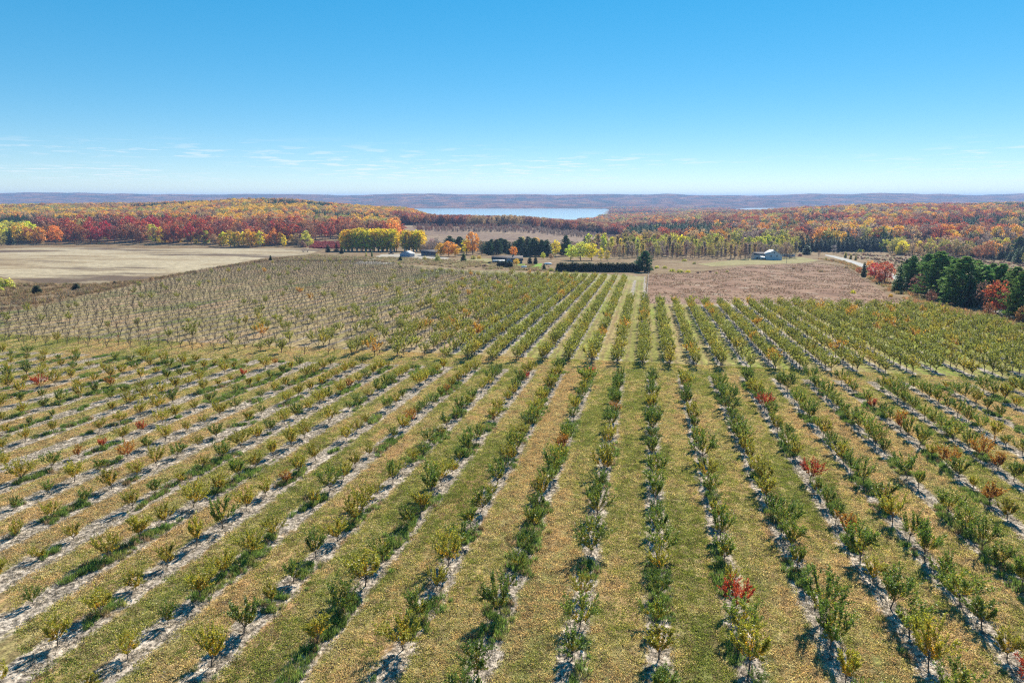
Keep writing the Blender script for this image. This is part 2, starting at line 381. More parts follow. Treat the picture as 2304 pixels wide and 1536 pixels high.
def twig_tree(seed, H=16, Wd=7, base=.15, nb=46, leaves=180, L=.55, upright=.6, r=.016):
    """Mostly bare tree: fine branching with a thin scatter of leaves."""
    rng = np.random.default_rng(seed); wood = MB(); crown = MB()
    wood.tube([(0, 0, -.4), (rng.normal(0, .1), rng.normal(0, .1), H * .5), (rng.normal(0, .2), rng.normal(0, .2), H)], np.array([1.2, .75, .1]) * r * H * .7, 5)
    tips = []
    for i in range(nb):
        h = rng.uniform(base, .9) * H; az = rng.random() * 6.28; ln = Wd * .5 * (1.05 - (h / H - base) * .75) * rng.uniform(.6, 1.25)
        d = np.array([math.cos(az), math.sin(az), upright * rng.uniform(.6, 1.6)]); d /= np.linalg.norm(d)
        p0 = np.array([0, 0, h]); p1 = p0 + d * ln * .6; p2 = p0 + d * ln + np.array([0, 0, ln * .25])
        wood.tube([p0, p1, p2], np.array([.3, .17, .05]) * r * H * .7, 3)
        for k in range(3):
            b = p0 + (p2 - p0) * rng.uniform(.3, 1); e = d + rng.normal(0, .55, 3); e /= np.linalg.norm(e)
            wood.tube([b, b + e * ln * rng.uniform(.25, .5)], np.array([.11, .04]) * r * H * .7, 3); tips.append(b + e * ln * .3)
        tips.append(p2)
    tips = np.array(tips); k = rng.integers(0, len(tips), leaves); q = unit(rng, leaves)
    crown.leaves(tips[k] + q * H * .03, unit(rng, leaves), q, L * rng.uniform(.6, 1.3, leaves), L * .7, rng.random(leaves), rng.random(leaves))
    return wood, crown

def spruce_tree(seed, H=14, Wd=6, base=.04, layers=17, droop=.18, L=.9, power=.85, nb0=15):
    rng = np.random.default_rng(seed); wood = MB(); crown = MB()
    wood.tube([(0, 0, -.3), (0, 0, H * .95)], [H * .017, H * .003], 5)
    C = []; D = []; NN = []; B = []
    for i in range(layers):
        t = (i + rng.uniform(-.3, .3)) / layers; t = min(max(t, 0), .98); z = H * (base + (1 - base) * t); rad = Wd / 2 * (1 - t) ** power * rng.uniform(.85, 1.12) + .12
        nb = max(5, int(nb0 * (1 - t * .6)))
        for k in range(nb):
            az = rng.random() * 6.28; rr = rad * rng.uniform(.8, 1.1); n = max(2, int(rr / L * 2.6))
            s = np.linspace(.2, 1, n) * rr; o = np.array([math.cos(az), math.sin(az)])
            c = np.stack([o[0] * s, o[1] * s, z - droop * s + .08 * s * s / max(rr, .1)], 1) + rng.normal(0, .12 * L, (n, 3))
            d = np.tile([o[0], o[1], -droop], (n, 1)) + rng.normal(0, .3, (n, 3))
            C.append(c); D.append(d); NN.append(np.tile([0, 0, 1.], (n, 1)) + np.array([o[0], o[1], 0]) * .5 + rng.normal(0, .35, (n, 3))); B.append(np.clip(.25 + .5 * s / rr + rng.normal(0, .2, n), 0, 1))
    C = np.concatenate(C); n = len(C)
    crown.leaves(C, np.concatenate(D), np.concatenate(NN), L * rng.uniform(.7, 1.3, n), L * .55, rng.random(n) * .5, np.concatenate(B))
    return wood, crown

def pine_tree(seed, H=21, Wd=13, base=.12, whorls=15, nb=7, L=.62, ntuft=9, nneedle=9, rise=.3):
    """White pine: level whorls of long branches, needle sprays turned up at their ends."""
    rng = np.random.default_rng(seed); wood = MB(); crown = MB()
    wood.tube([(0, 0, -.4), (rng.normal(0, .2), rng.normal(0, .2), H * .5), (0, 0, H * .96)], np.array([1.2, .8, .12]) * H * .017, 7)
    C = []; D = []; NN = []; B = []; V = []
    for i in range(whorls):
        t = i / (whorls - 1); z = H * (base + (.97 - base) * t)
        prof = (1 - t ** 2.2) * .92 + .10
        for k in range(nb):
            az = rng.random() * 6.28; ln = Wd / 2 * prof * rng.uniform(.5, 1.18)
            o = np.array([math.cos(az), math.sin(az), 0.]); up = rise * rng.uniform(.3, 1.4) + .25 * t
            p = np.array([np.array([0, 0, z]) + o * ln * s + np.array([0, 0, up * ln * s * s]) for s in (0, .5, 1)])
            wood.tube(p, np.array([.26, .16, .05]) * H * .012, 3)
            for q in range(ntuft):
                s = rng.uniform(.3, 1.03); c0 = np.array([0, 0, z]) + o * ln * s + np.array([0, 0, up * ln * s * s]) + rng.normal(0, .09 * ln + .1, 3) * np.array([1, 1, .35])
                n = nneedle; dv = unit(rng, n); dv[:, 2] = np.abs(dv[:, 2]) * .8 + .1; dv += o * .45
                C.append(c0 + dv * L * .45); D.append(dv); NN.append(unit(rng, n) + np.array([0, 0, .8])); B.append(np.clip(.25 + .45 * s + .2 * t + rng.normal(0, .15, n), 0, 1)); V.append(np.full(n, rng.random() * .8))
    C = np.concatenate(C); n = len(C)
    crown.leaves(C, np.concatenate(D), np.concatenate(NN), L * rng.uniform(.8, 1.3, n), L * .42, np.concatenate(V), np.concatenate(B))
    return wood, crown

def shrub(seed, H=1.6, Wd=2.4, n=420, L=.28):
    rng = np.random.default_rng(seed); wood = MB(); crown = MB()
    for i in range(9):
        az = rng.random() * 6.28; wood.tube([(0, 0, -.1), (math.cos(az) * Wd * .15, math.sin(az) * Wd * .15, H * .4), (math.cos(az) * Wd * .36, math.sin(az) * Wd * .36, H * .8)], [.05, .035, .01], 3)
    q = unit(rng, n); q[:, 2] = np.abs(q[:, 2]); lump = 1 + .25 * np.sin(q[:, 0] * 5 + seed) * np.cos(q[:, 1] * 4)
    c = q * np.array([Wd / 2, Wd / 2, H]) * (rng.uniform(.55, 1, n) * lump)[:, None]
    nn = q + rng.normal(0, .5, (n, 3)); crown.leaves(c, np.cross(nn, unit(rng, n)), nn, L * rng.uniform(.6, 1.4, n), L * .7, rng.random(n), rng.random(n))
    return wood, crown

prt = random.Random(9)
class Kind:
    """A kind of plant in several shapes; trunk and crown meshes shared by its copies, plus a joined mesh for masses."""
    def __init__(s, key, makers, mw, mc):
        s.key = key; s.tr = []; s.cr = []; s.joined = []; s.h = []; s.w = []
        for w, c in makers:
            s.h.append(float(max(c.v[0][:, 2].max(), max(a[:, 2].max() for a in w.v)))); cc = np.concatenate(c.v); s.w.append(float(np.percentile(np.hypot(cc[:, 0], cc[:, 1]), 95) * 2))
            s.tr.append(w.mesh(key + '_trunk', [mw])); s.cr.append(c.mesh(key + '_crown', [mc]))
            j = MB()
            for v, f in zip(w.v, w.f): pass
            j.v = w.v + c.v; j.f = list(w.f) + [f + w.n for f in c.f]; j.mi = [np.zeros_like(a) for a in w.mi] + [np.ones_like(a) for a in c.mi]
            j.lv = w.lv + c.lv; j.lb = w.lb + c.lb; s.joined.append(j.mesh(key + '_joined', [mw, mc]))
    def place(s, name, loc, sc, rz, var, tint, tint2, label, cat, group=None, tilt=0.):
        var = var % len(s.tr)
        e = empty(name, loc, rz, sc); tag(e, label, cat, group)
        if tilt: e.rotation_euler = (prt.gauss(0, tilt), prt.gauss(0, tilt), rz); e.scale = (sc * prt.uniform(.85, 1.15), sc * prt.uniform(.85, 1.15), sc * prt.uniform(.85, 1.15))
        link('trunk', s.tr[var], e); c = link('crown', s.cr[var], e)
        c['tint'] = [float(q) for q in tint]; c['tint2'] = [float(q) for q in tint2]; return e

# instancing of masses nobody could count one by one
_gn = {}
def scatter(name, P, rot, sc, idx, tint, tint2, meshes, label, cat):
    if len(P) == 0: return
    key = tuple(m_.name for m_ in meshes)
    if key not in _gn:
        c = bpy.data.collections.new('shapes_' + name)
        for i, me in enumerate(meshes): c.objects.link(bpy.data.objects.new('%03d_%s_shape' % (i, name), me))
        g = bpy.data.node_groups.new('scatter_' + name, 'GeometryNodeTree')
        g.interface.new_socket('Geometry', in_out='INPUT', socket_type='NodeSocketGeometry'); g.interface.new_socket('Geometry', in_out='OUTPUT', socket_type='NodeSocketGeometry')
        gi = g.nodes.new('NodeGroupInput'); go = g.nodes.new('NodeGroupOutput'); ip = g.nodes.new('GeometryNodeInstanceOnPoints')
        ci = g.nodes.new('GeometryNodeCollectionInfo'); ci.inputs['Collection'].default_value = c; ci.inputs['Separate Children'].default_value = True; ci.inputs['Reset Children'].default_value = True
        def na(nm, ty): q = g.nodes.new('GeometryNodeInputNamedAttribute'); q.data_type = ty; q.inputs[0].default_value = nm; return q.outputs[0]
        er = g.nodes.new('FunctionNodeEulerToRotation'); g.links.new(na('rot', 'FLOAT_VECTOR'), er.inputs[0])
        ip.inputs['Pick Instance'].default_value = True
        g.links.new(gi.outputs[0], ip.inputs['Points']); g.links.new(ci.outputs[0], ip.inputs['Instance']); g.links.new(na('idx', 'INT'), ip.inputs['Instance Index'])
        g.links.new(er.outputs[0], ip.inputs['Rotation']); g.links.new(na('sca', 'FLOAT_VECTOR'), ip.inputs['Scale']); g.links.new(ip.outputs[0], go.inputs[0])
        _gn[key] = g
    P = np.asarray(P, float); n = len(P); me = bpy.data.meshes.new(name); me.vertices.add(n); me.vertices.foreach_set('co', P.ravel())
    sc = np.asarray(sc, float); sc = np.repeat(sc[:, None], 3, 1) if sc.ndim == 1 else sc
    rt = np.asarray(rot, float); rt = np.stack([np.zeros(n), np.zeros(n), rt], 1) if rt.ndim == 1 else rt
    for nm, a in (('rot', rt), ('sca', sc), ('tint', np.broadcast_to(tint, (n, 3))), ('tint2', np.broadcast_to(tint2, (n, 3)))):
        me.attributes.new(nm, 'FLOAT_VECTOR', 'POINT').data.foreach_set('vector', np.ascontiguousarray(a, dtype=np.float32).ravel())
    me.attributes.new('idx', 'INT', 'POINT').data.foreach_set('value', np.asarray(idx, np.int32))
    o = link(name, me); md = o.modifiers.new('scatter', 'NODES'); md.node_group = _gn[key]
    tag(o, label, cat, kind='stuff'); return o

K_YOUNG = Kind('young_fruit_tree', [fruit_tree(100 + i, H=3.3 + .25 * (i % 3), spread=1.45 + .12 * (i % 4), th=.75, nscaf=8 + i % 3) for i in range(9)], M_BARK, M_LEAF)
K_ORCH = Kind('orchard_tree', [fruit_tree(200 + i, H=3.9, spread=1.7, th=.95, nscaf=8, nsub=5, nleaf=13, L=.3, Wd=.19, r0=.075) for i in range(5)], M_BARK, M_LEAF)
K_BARE = Kind('bare_fruit_tree', [fruit_tree(300 + i, H=3.6, spread=1.9, th=.95, nscaf=7, nsub=4, nleaf=2, L=.24, Wd=.15, r0=.07, twig=1) for i in range(5)], M_TWIG, M_LEAF)
K_BROAD = Kind('broadleaf', [broad_tree(400 + i, H=18, Wd=12 + i % 3, base=.05 + .04 * (i % 2), nl=60 + 4 * i, nk=20, L=1.05, sparse=.06) for i in range(6)], M_BARK, M_LEAF)
K_THIN = Kind('thin_broadleaf', [twig_tree(500 + i, H=17, Wd=12, base=.1, nb=95, leaves=520, L=.75, upright=.7) for i in range(4)], M_TWIG, M_LEAF)
K_ASPEN = Kind('aspen', [broad_tree(600 + i, H=18, Wd=7.6, base=.07, nl=64, nk=20, L=.85, sparse=.05, shape=.3) for i in range(5)], M_BARKL, M_LEAF)
K_POPLAR = Kind('poplar', [twig_tree(700 + i, H=16, Wd=6.4, base=.1, nb=90, leaves=900, L=.75, upright=1.3, r=.017) for i in range(5)], M_BARKL, M_LEAF)
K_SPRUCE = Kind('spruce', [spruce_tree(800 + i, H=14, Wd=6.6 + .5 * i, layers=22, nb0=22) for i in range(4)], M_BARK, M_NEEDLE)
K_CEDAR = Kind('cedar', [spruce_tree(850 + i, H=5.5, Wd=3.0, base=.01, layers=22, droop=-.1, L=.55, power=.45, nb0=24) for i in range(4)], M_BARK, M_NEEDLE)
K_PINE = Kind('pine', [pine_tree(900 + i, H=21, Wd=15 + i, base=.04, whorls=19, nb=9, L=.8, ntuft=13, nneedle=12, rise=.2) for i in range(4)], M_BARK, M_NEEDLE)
K_SHRUB = Kind('shrub', [shrub(950 + i) for i in range(5)], M_BARK, M_LEAF)

C_GREEN = ((.20, .27, .03), (.72, .48, .04)); C_DARKG = ((.135, .21, .025), (.55, .40, .04)); C_YELG = ((.36, .34, .035), (.80, .46, .03))
C_ORNG = ((.50, .24, .03), (.6, .14, .03)); C_RED = ((.50, .07, .025), (.46, .30, .04))
CONIF = ((.03, .06, .028), (.05, .09, .035))

# ------------------------------------------------------------------ the land
def sheet(name, mesh, kind='structure', m=None):
    o = link(name, mesh); tag(o, kind=kind); return o
def grid_mesh(name, Zs, su, mats, width=None):
    Zg = np.asarray(Zs)[:, None]; wdt = (1.3 * np.maximum(Zg, 0) + 500) if width is None else width
    Xc = np.asarray(su)[None, :] * wdt; Zg = np.broadcast_to(Zg, Xc.shape)
    X = -sa * Zg + ca * Xc; Y = ca * Zg + sa * Xc; Hh = land(X, Y)
    b = MB(); nr, nc = X.shape; I = np.arange(nr * nc).reshape(nr, nc)
    b.add(np.stack([X, Y, Hh], 2).reshape(-1, 3), np.stack([I[:-1, :-1], I[:-1, 1:], I[1:, 1:], I[1:, :-1]], 2).reshape(-1, 4)); return b.mesh(name, mats, True)
def lake_sink():
    pass
su = np.linspace(-1, 1, 321)
Zn = np.concatenate([np.arange(-450, 700, 50), np.geomspace(700, 6000, 110)])
Zf = np.concatenate([np.geomspace(6000, 9500, 70), [10500, 12500, 14500]])
M_GROUND = field_mat('meadow', [(0, (0.105, 0.0744, 0.0434)), (.4, (0.186, 0.124, 0.0682)), (.7, (0.223, 0.161, 0.093)), (1, (0.149, 0.13, 0.062))], (.05, .05, .05), 1.4)
def hill_mat():
    m, nt = mat('far_forest'); T = NT(nt); p = T.pos()
    a = T.noise(T.vm('MULTIPLY', p, (.004, .004, .004)), 1., 5, .65); b = T.noise(T.vm('MULTIPLY', p, (.022, .022, .03)), 1., 5, .75)
    c = T.ramp(T.mr(a, .3, .7, smooth=False), [(0, (.03, .05, .035)), (.36, (.07, .055, .04)), (.55, (.16, .075, .045)), (.75, (.24, .11, .05)), (1, (.26, .18, .07))])
    c = T.scale(c, T.mr(b, .3, .7, .5, 1.6)); T.out(T.principled(c, .95, T.bump(b, 1., 14.), spec=0.)); return m
sheet('ground', grid_mesh('ground', Zn, su, [M_GROUND]))
sheet('far_hills', grid_mesh('far_hills', Zf, su, [hill_mat()]))
# lake
m, nt = mat('lake_water'); T = NT(nt); p = T.pos()
wv = T.noise(T.vm('MULTIPLY', p, (.06, .16, .1)), 1., 4, .6)
T.out(T.principled((.42, .52, .54), .15, T.bump(wv, .05, .1), spec=.6))
b = MB(); q = [from_u(u, z) for u, z in ((-.55, 2900), (.75, 2900), (.75, 7300), (-.55, 7300))]
b.add([(x, y, LAKE_Z) for x, y in q], [(0, 1, 2, 3)])
sheet('lake', b.mesh('lake', [m]))

def poly_sheet(name, pts, m, lift=.02, jag=1.2, seed=1, step=6.):
    """Field laid on the even slope of the farm; its edge wanders as mown and ploughed edges do."""
    pts = [np.array(q[:2], float) for q in pts]; out = []
    for a in range(len(pts)):
        p0 = pts[a]; p1 = pts[(a + 1) % len(pts)]; L = np.linalg.norm(p1 - p0); n = max(1, int(L / step))
        nr = np.array([-(p1 - p0)[1], (p1 - p0)[0]]) / max(L, 1e-6)
        for k in range(n):
            q = p0 + (p1 - p0) * k / n; out.append(q + nr * jag * (float(fbm(q[0] / 9 + seed, q[1] / 9, 3)) - .5) * 2)
    b = MB(); b.add([(x, y, -SLOPE * y + lift) for x, y in out], [list(range(len(out)))])
    return sheet(name, b.mesh(name, [m]))
PX = lambda *l: [at(x, y) for x, y in l]
ROW_F, X0_F = 6.05, 2.13
ROW_B, X0_B = 5.5, 0.49
lane = lambda X: 139.3 + .06 * X
STRIP = (.40, .335, .268)
M_FRONT = field_mat('orchard_floor_young', [(0, (0.0945, 0.0945, 0.0297)), (.3, (0.149, 0.149, 0.0486)), (.55, (0.257, 0.209, 0.0891)), (.8, (0.338, 0.209, 0.101)), (1, (0.176, 0.176, 0.0459))], (.17, .035, .2), 2.6, .4, 1.6,
                    (ROW_F, X0_F, .96, STRIP), ((.27, .155, .08), (.16, .022, .1), .55, .68), wide=.6)
M_BACK = field_mat('orchard_floor_old', [(0, (.16, .15, .04)), (.35, (.20, .20, .05)), (.6, (.27, .22, .09)), (.85, (.28, .20, .10)), (1, (.17, .21, .04))], (.14, .03, .1), 1.6, .55, 1.45,
                   (ROW_B, X0_B, .8, (.36, .31, .26)), ((.19, .23, .04), (.05, .015, .05), .5, .62))
M_BAREF = field_mat('orchard_floor_bare', [(0, (0.165, 0.135, 0.06)), (.35, (0.24, 0.195, 0.0825)), (.6, (0.315, 0.24, 0.128)), (.85, (0.345, 0.225, 0.128)), (1, (0.21, 0.21, 0.075))], (.10, .03, .1), 1.5, .5, 1.5,
                   (ROW_B, X0_B, .7, (.26, .21, .16)), ((.13, .15, .045), (.05, .02, .05), .54, .64))
FRONT = [(-260, 12), (230, 12), (230, lane(230)), (-260, lane(-260))]
poly_sheet('young_orchard_floor', FRONT, M_FRONT, .03, .3, 3)
BACK = [(-320, lane(-320)), (330, lane(330))] + [tuple(q[:2]) for q in PX((2700, 800), (2330, 745), (2150, 712), (2060, 692), (1453, 683), (1452, 622), (1250, 613), (1040, 606), (960, 598), (800, 588), (600, 590), (450, 612), (300, 642), (120, 683), (0, 703), (-300, 740))]
XS = -47.0
poly_sheet('old_orchard_floor', [(XS, lane(XS)), (330, lane(330))] + [q for q in BACK[2:8]] + [(XS, 436)], M_BACK, .02, .8, 4)
poly_sheet('bare_orchard_floor', [(-320, lane(-320)), (XS, lane(XS)), (XS, 436)] + [q for q in BACK[8:]], M_BAREF, .026, .8, 5)
M_HAY = field_mat('mown_hay', [(0, (.20, .14, .085)), (.3, (.29, .225, .14)), (.6, (.37, .31, .21)), (1, (.31, .25, .16))], (.012, .02, .03), 1.2, .7, 1.3, None, ((.12, .085, .06), (.006, .012, .02), .49, .60))
poly_sheet('hay_field', PX((-500, 566), (0, 560), (240, 551), (480, 557), (730, 561), (690, 573), (600, 580), (470, 603), (330, 627), (230, 638), (100, 638), (0, 622), (-300, 650)), M_HAY, .03, 2, 5, 12)
M_FALLOW = field_mat('fallow', [(0, (0.136, 0.0748, 0.051)), (.4, (0.197, 0.116, 0.0782)), (.7, (0.238, 0.15, 0.102)), (1, (0.163, 0.116, 0.068))], (.06, .05, .06), 1.2, .6, 1.5, None, ((.30, .25, .19), (.11, .07, .1), .60, .72))
poly_sheet('fallow_field', PX((1459, 619), (1570, 614), (1660, 600), (1830, 592), (1900, 602), (1935, 624), (2000, 665), (2050, 691), (1456, 683)), M_FALLOW, .03, .8, 6)
M_LAWN = field_mat('lawn', [(0, (.13, .22, .03)), (1, (.20, .31, .05))], (.2, .2, .2), 2, .8, 1.2)
M_DRYLAWN = field_mat('dry_lawn', [(0, (.20, .18, .075)), (1, (.29, .25, .125))], (.06, .06, .1), 2, .75, 1.25)
M_DRIVE = field_mat('gravel', [(0, (0.315, 0.277, 0.225)), (1, (0.39, 0.352, 0.3))], (.3, .3, .3), 3, .8, 1.15)
poly_sheet('headland', PX((1010, 607), (1250, 615), (1449, 623), (1447, 631), (1250, 626), (1060, 617)), M_DRYLAWN, .035, .5, 8)
poly_sheet('house_lawn', PX((1570, 594), (1690, 581), (1800, 578), (1845, 586), (1800, 592), (1690, 595), (1600, 599)), M_DRYLAWN, .03, .8, 9)
poly_sheet('lawn', PX((1150, 603), (1168, 594), (1188, 594), (1184, 604)), M_LAWN, .03, .5, 10, 3)
poly_sheet('lawn', PX((1190, 605), (1203, 594), (1220, 592), (1217, 605)), M_LAWN, .03, .5, 11, 3)
poly_sheet('farmyard', PX((790, 594), (860, 572), (950, 570), (1010, 580), (1000, 588), (930, 590), (860, 594)), M_DRIVE, .03, 1.5, 12, 4)
poly_sheet('dry_meadow', PX((1010, 590), (1070, 580), (1110, 582), (1100, 596), (1030, 603)), M_DRYLAWN, .025, 1, 13)
# road: crowned asphalt strip with pale shoulders
def road(name, pts, wd, m, lift, z0=0.):
    P = np.array([q[:2] for q in pts]); t = np.linspace(0, len(P) - 1, 12 * len(P)); Q = np.stack([np.interp(t, np.arange(len(P)), P[:, k]) for k in (0, 1)], 1)
    for _ in range(10): Q[1:-1] = (Q[:-2] + Q[1:-1] * 2 + Q[2:]) / 4
    d = np.gradient(Q, axis=0); d /= np.linalg.norm(d, axis=1)[:, None]; nrm = np.stack([-d[:, 1], d[:, 0]], 1); V = []
    for s, h in ((-.5, 0), (0, .07), (.5, 0)): V.append(np.concatenate([Q + nrm * wd * s, (-SLOPE * (Q + nrm * wd * s)[:, 1] + lift + h)[:, None]], 1))
    V = np.stack(V, 1); n = len(Q); I = np.arange(n * 3).reshape(n, 3); b = MB()
    b.add(V.reshape(-1, 3), np.stack([I[:-1, :-1], I[:-1, 1:], I[1:, 1:], I[1:, :-1]], 2).reshape(-1, 4)); return sheet(name, b.mesh(name, [m]))
RD = PX((1795, 563), (1845, 570), (1895, 582), (1950, 600), (2010, 622), (2090, 648), (2200, 681), (2310, 715), (2480, 768))
road('road', RD, 6.6, field_mat('worn_asphalt', [(0, (.34, .33, .32)), (1, (.42, .41, .39))], (.2, .2, .2), 3, .85, 1.12), .06)
road('road_shoulder', RD, 9.5, M_DRIVE, .04)
road('side_road', PX((1890, 580), (1930, 577.5), (2000, 576), (2120, 577), (2304, 583)), 5.0, M_DRIVE, .05)
M_RUT = field_mat('wheel_rut', [(0, (.07, .055, .035)), (1, (.15, .13, .06))], (.4, .4, .4), 3, .6, 1.4)
for off in (1.0, 2.9): road('lane_rut', [(x, lane(x) + off) for x in np.linspace(-250, 200, 12)], .42, M_RUT, .045)
# orchard hill beyond the farm, laid on the rising ground
def hill_field(name, u0, u1, z0, z1, m, lift):
    us = np.linspace(u0, u1, 40); zs = np.linspace(z0, z1, 24); b = MB(); U, Z = np.meshgrid(us, zs); X, Y = from_u(U, Z)
    I = np.arange(U.size).reshape(U.shape); b.add(np.stack([X, Y, land(X, Y) + lift], 2).reshape(-1, 3), np.stack([I[:-1, :-1], I[:-1, 1:], I[1:, 1:], I[1:, :-1]], 2).reshape(-1, 4)); return sheet(name, b.mesh(name, [m], True))
hill_field('hill_orchard_floor', px_u(905), px_u(1400), 850, 1275, field_mat('hill_soil', [(0, (.15, .10, .08)), (.5, (.22, .155, .11)), (1, (.30, .22, .14))], (.008, .03, .02), .6, .8, 1.2), .8)

# ------------------------------------------------------------------ front block: young fruit trees
rng = np.random.default_rng(11)
def in_view(X, Y, Z, mx=40, my=60):
    x, y = project(X, Y, Z); return (x > -mx) & (x < 2304 + mx) & (y < 1536 + my)
rows = []
for k in range(-48, 36):
    X = X0_F + k * ROW_F; y = 26 + rng.uniform(0, 3)
    while y < lane(X) - 3.2:
        rows.append((k, X + rng.normal(0, .12), y)); y += 3.9 + rng.normal(0, .25)
rows = np.array(rows); kk = rows[:, 0].astype(int); X = rows[:, 1]; Y = rows[:, 2]
keep = in_view(X, Y, -SLOPE * Y, 60, 150)
gap = fbm(X / 14, Y / 10, 2); left = smooth(-5, -38, X)
keep &= ~(rng.random(len(X)) < .05 + .10 * (gap < .36) + .06 * left)
kk, X, Y, left = kk[keep], X[keep], Y[keep], left[keep]; n = len(X)
size = np.clip(rng.normal(.81, .12, n) - .19 * left + .25 * (fbm(X / 20, Y / 16, 2) - .5), .42, 1.1)
def fruit_colour(i, x, y, lf):
    r = rng.random()
    if r < .022: return 'red', C_RED
    if r < .045 + .03 * (x > 35): return 'orange', C_ORNG
    if r < .28 + .42 * lf: return 'yellowing', C_YELG
    if r < .62: return 'green', C_GREEN
    return 'dark green', C_DARKG
cols = [fruit_colour(i, X[i], Y[i], left[i]) for i in range(n)]
jit = rng.uniform(.8, 1.2, n)
dist = np.hypot(X, Y); onscreen = in_view(X, Y, -SLOPE * Y + 1.5, -5, -5)
order = [i for i in np.argsort(dist) if onscreen[i]][:300]; chosen = set(order)
count = {}
for i in sorted(order, key=lambda q: Y[q]):
    count[kk[i]] = count.get(kk[i], 0) + 1; c = count[kk[i]]
    rw = 'in centre row' if kk[i] == 0 else 'in %s row %s of centre' % (ordi(abs(int(kk[i]))), 'left' if kk[i] < 0 else 'right')
    K_YOUNG.place('young_fruit_tree', (X[i], Y[i], -SLOPE * Y[i]), float(size[i]), rng.random() * 6.28, int(rng.integers(9)), np.array(cols[i][1][0]) * jit[i], np.array(cols[i][1][1]) * jit[i],
                  '%s young fruit tree, %s in view %s' % (cols[i][0], ordi(c), rw), 'fruit tree', 'young fruit trees in the front block', .07)
rest = np.array([i for i in range(n) if i not in chosen])
scatter('young_fruit_trees_beyond', np.stack([X[rest], Y[rest], -SLOPE * Y[rest]], 1), rng.random(len(rest)) * 6.28, size[rest], rng.integers(0, 9, len(rest)),
        np.array([cols[i][1][0] for i in rest]) * jit[rest, None], np.array([cols[i][1][1] for i in rest]) * jit[rest, None], K_YOUNG.joined, 'rows of young fruit trees receding up to the cross lane', 'fruit trees')

# ------------------------------------------------------------------ back block: older trees, leafy in the middle and right, bare on the left
BK = [tuple(q[:2]) for q in BACK]
rows = []
for k in range(-62, 44):
    X_ = X0_B + k * ROW_B; y = lane(X_) + 6.5 + rng.uniform(0, 1.5)
    while y < 520:
        rows.append((k, X_ + rng.normal(0, .12), y)); y += 3.4 + rng.normal(0, .2)
rows = np.array(rows); kk = rows[:, 0].astype(int); X = rows[:, 1]; Y = rows[:, 2]
inner = in_poly(X, Y, BK) & in_poly(X, Y + 5, BK) & in_poly(X + 4, Y, BK) & in_poly(X - 4, Y, BK) & ((X > -3.5) | (Y < np.interp(X, [-300, -140, -90, -10], [600, 425, 400, 378])))
inner &= ~((kk == -1) & (Y > 272))
keep = inner & in_view(X, Y, -SLOPE * Y, 40, 40) & (rng.random(len(X)) > .04)
kk, X, Y = kk[keep], X[keep], Y[keep]; n = len(X)
leafy = (kk >= -7) | (rng.random(n) < np.interp(kk, [-26, -18, -12, -8], [.04, .12, .5, .95]))
size = np.clip(rng.normal(.97, .1, n), .6, 1.25); size = np.where(leafy, size * np.interp(kk, [-26, -8], [.8, 1.]), size * .84)
def block(sel, K, nm, word, grp, far_name, far_label, palette):
    idx = np.where(sel)[0]; d = np.hypot(X[idx], Y[idx]); on = in_view(X[idx], Y[idx], -SLOPE * Y[idx] + 2, -4, 0)
    pick = [idx[j] for j in np.argsort(d) if on[j]][:300]; ps = set(pick)
    tints = {}
    for i in idx:
        r = rng.random() + .35 * (fbm(X[i] / 12, Y[i] / 18, 2) - .5); j = rng.uniform(.85, 1.15)
        for thr, w, t1, t2 in palette:
            if r < thr: tints[i] = (w, np.array(t1) * j, np.array(t2) * j); break
    cnt = {}
    for i in sorted(pick, key=lambda q: Y[q]):
        cnt[kk[i]] = cnt.get(kk[i], 0) + 1; w, t1, t2 = tints[i]; q = kk[i]
        rw = 'row in line with fence corner' if q == 0 else '%s row %s of fence corner' % (ordi(abs(int(q))), 'left' if q < 0 else 'right')
        K.place(nm, (X[i], Y[i], -SLOPE * Y[i]), float(size[i]), rng.random() * 6.28, int(rng.integers(5)), t1, t2, '%s %s, %s beyond cross lane, %s' % (w, word, ordi(cnt[kk[i]]), rw), 'fruit tree', grp)
    rs = np.array([i for i in idx if i not in ps])
    if len(rs): scatter(far_name, np.stack([X[rs], Y[rs], -SLOPE * Y[rs]], 1), rng.random(len(rs)) * 6.28, size[rs], rng.integers(0, 5, len(rs)), np.array([tints[i][1] for i in rs]), np.array([tints[i][2] for i in rs]), K.joined, far_label, 'fruit trees')
block(leafy, K_ORCH, 'orchard_tree', 'leafy orchard tree', 'leafy trees of the old orchard', 'leafy_orchard_rows', 'leafy olive orchard rows receding towards the fenced field', [(.04, 'orange', (.6, .34, .04), (.6, .22, .03)), (.25, 'yellowing', (.42, .36, .05), (.62, .44, .05)), (9, 'olive', (.30, .31, .05), (.50, .43, .06))])
block(~leafy, K_BARE, 'bare_fruit_tree', 'leafless fruit tree', 'leafless trees of the old orchard', 'bare_orchard_rows', 'leafless grey orchard rows on the left hillside', [(.05, 'rusty', (.40, .16, .03), (.35, .10, .03)), (.3, 'olive', (.2, .2, .05), (.3, .24, .06)), (9, 'grey', (.12, .09, .06), (.14, .11, .05))])

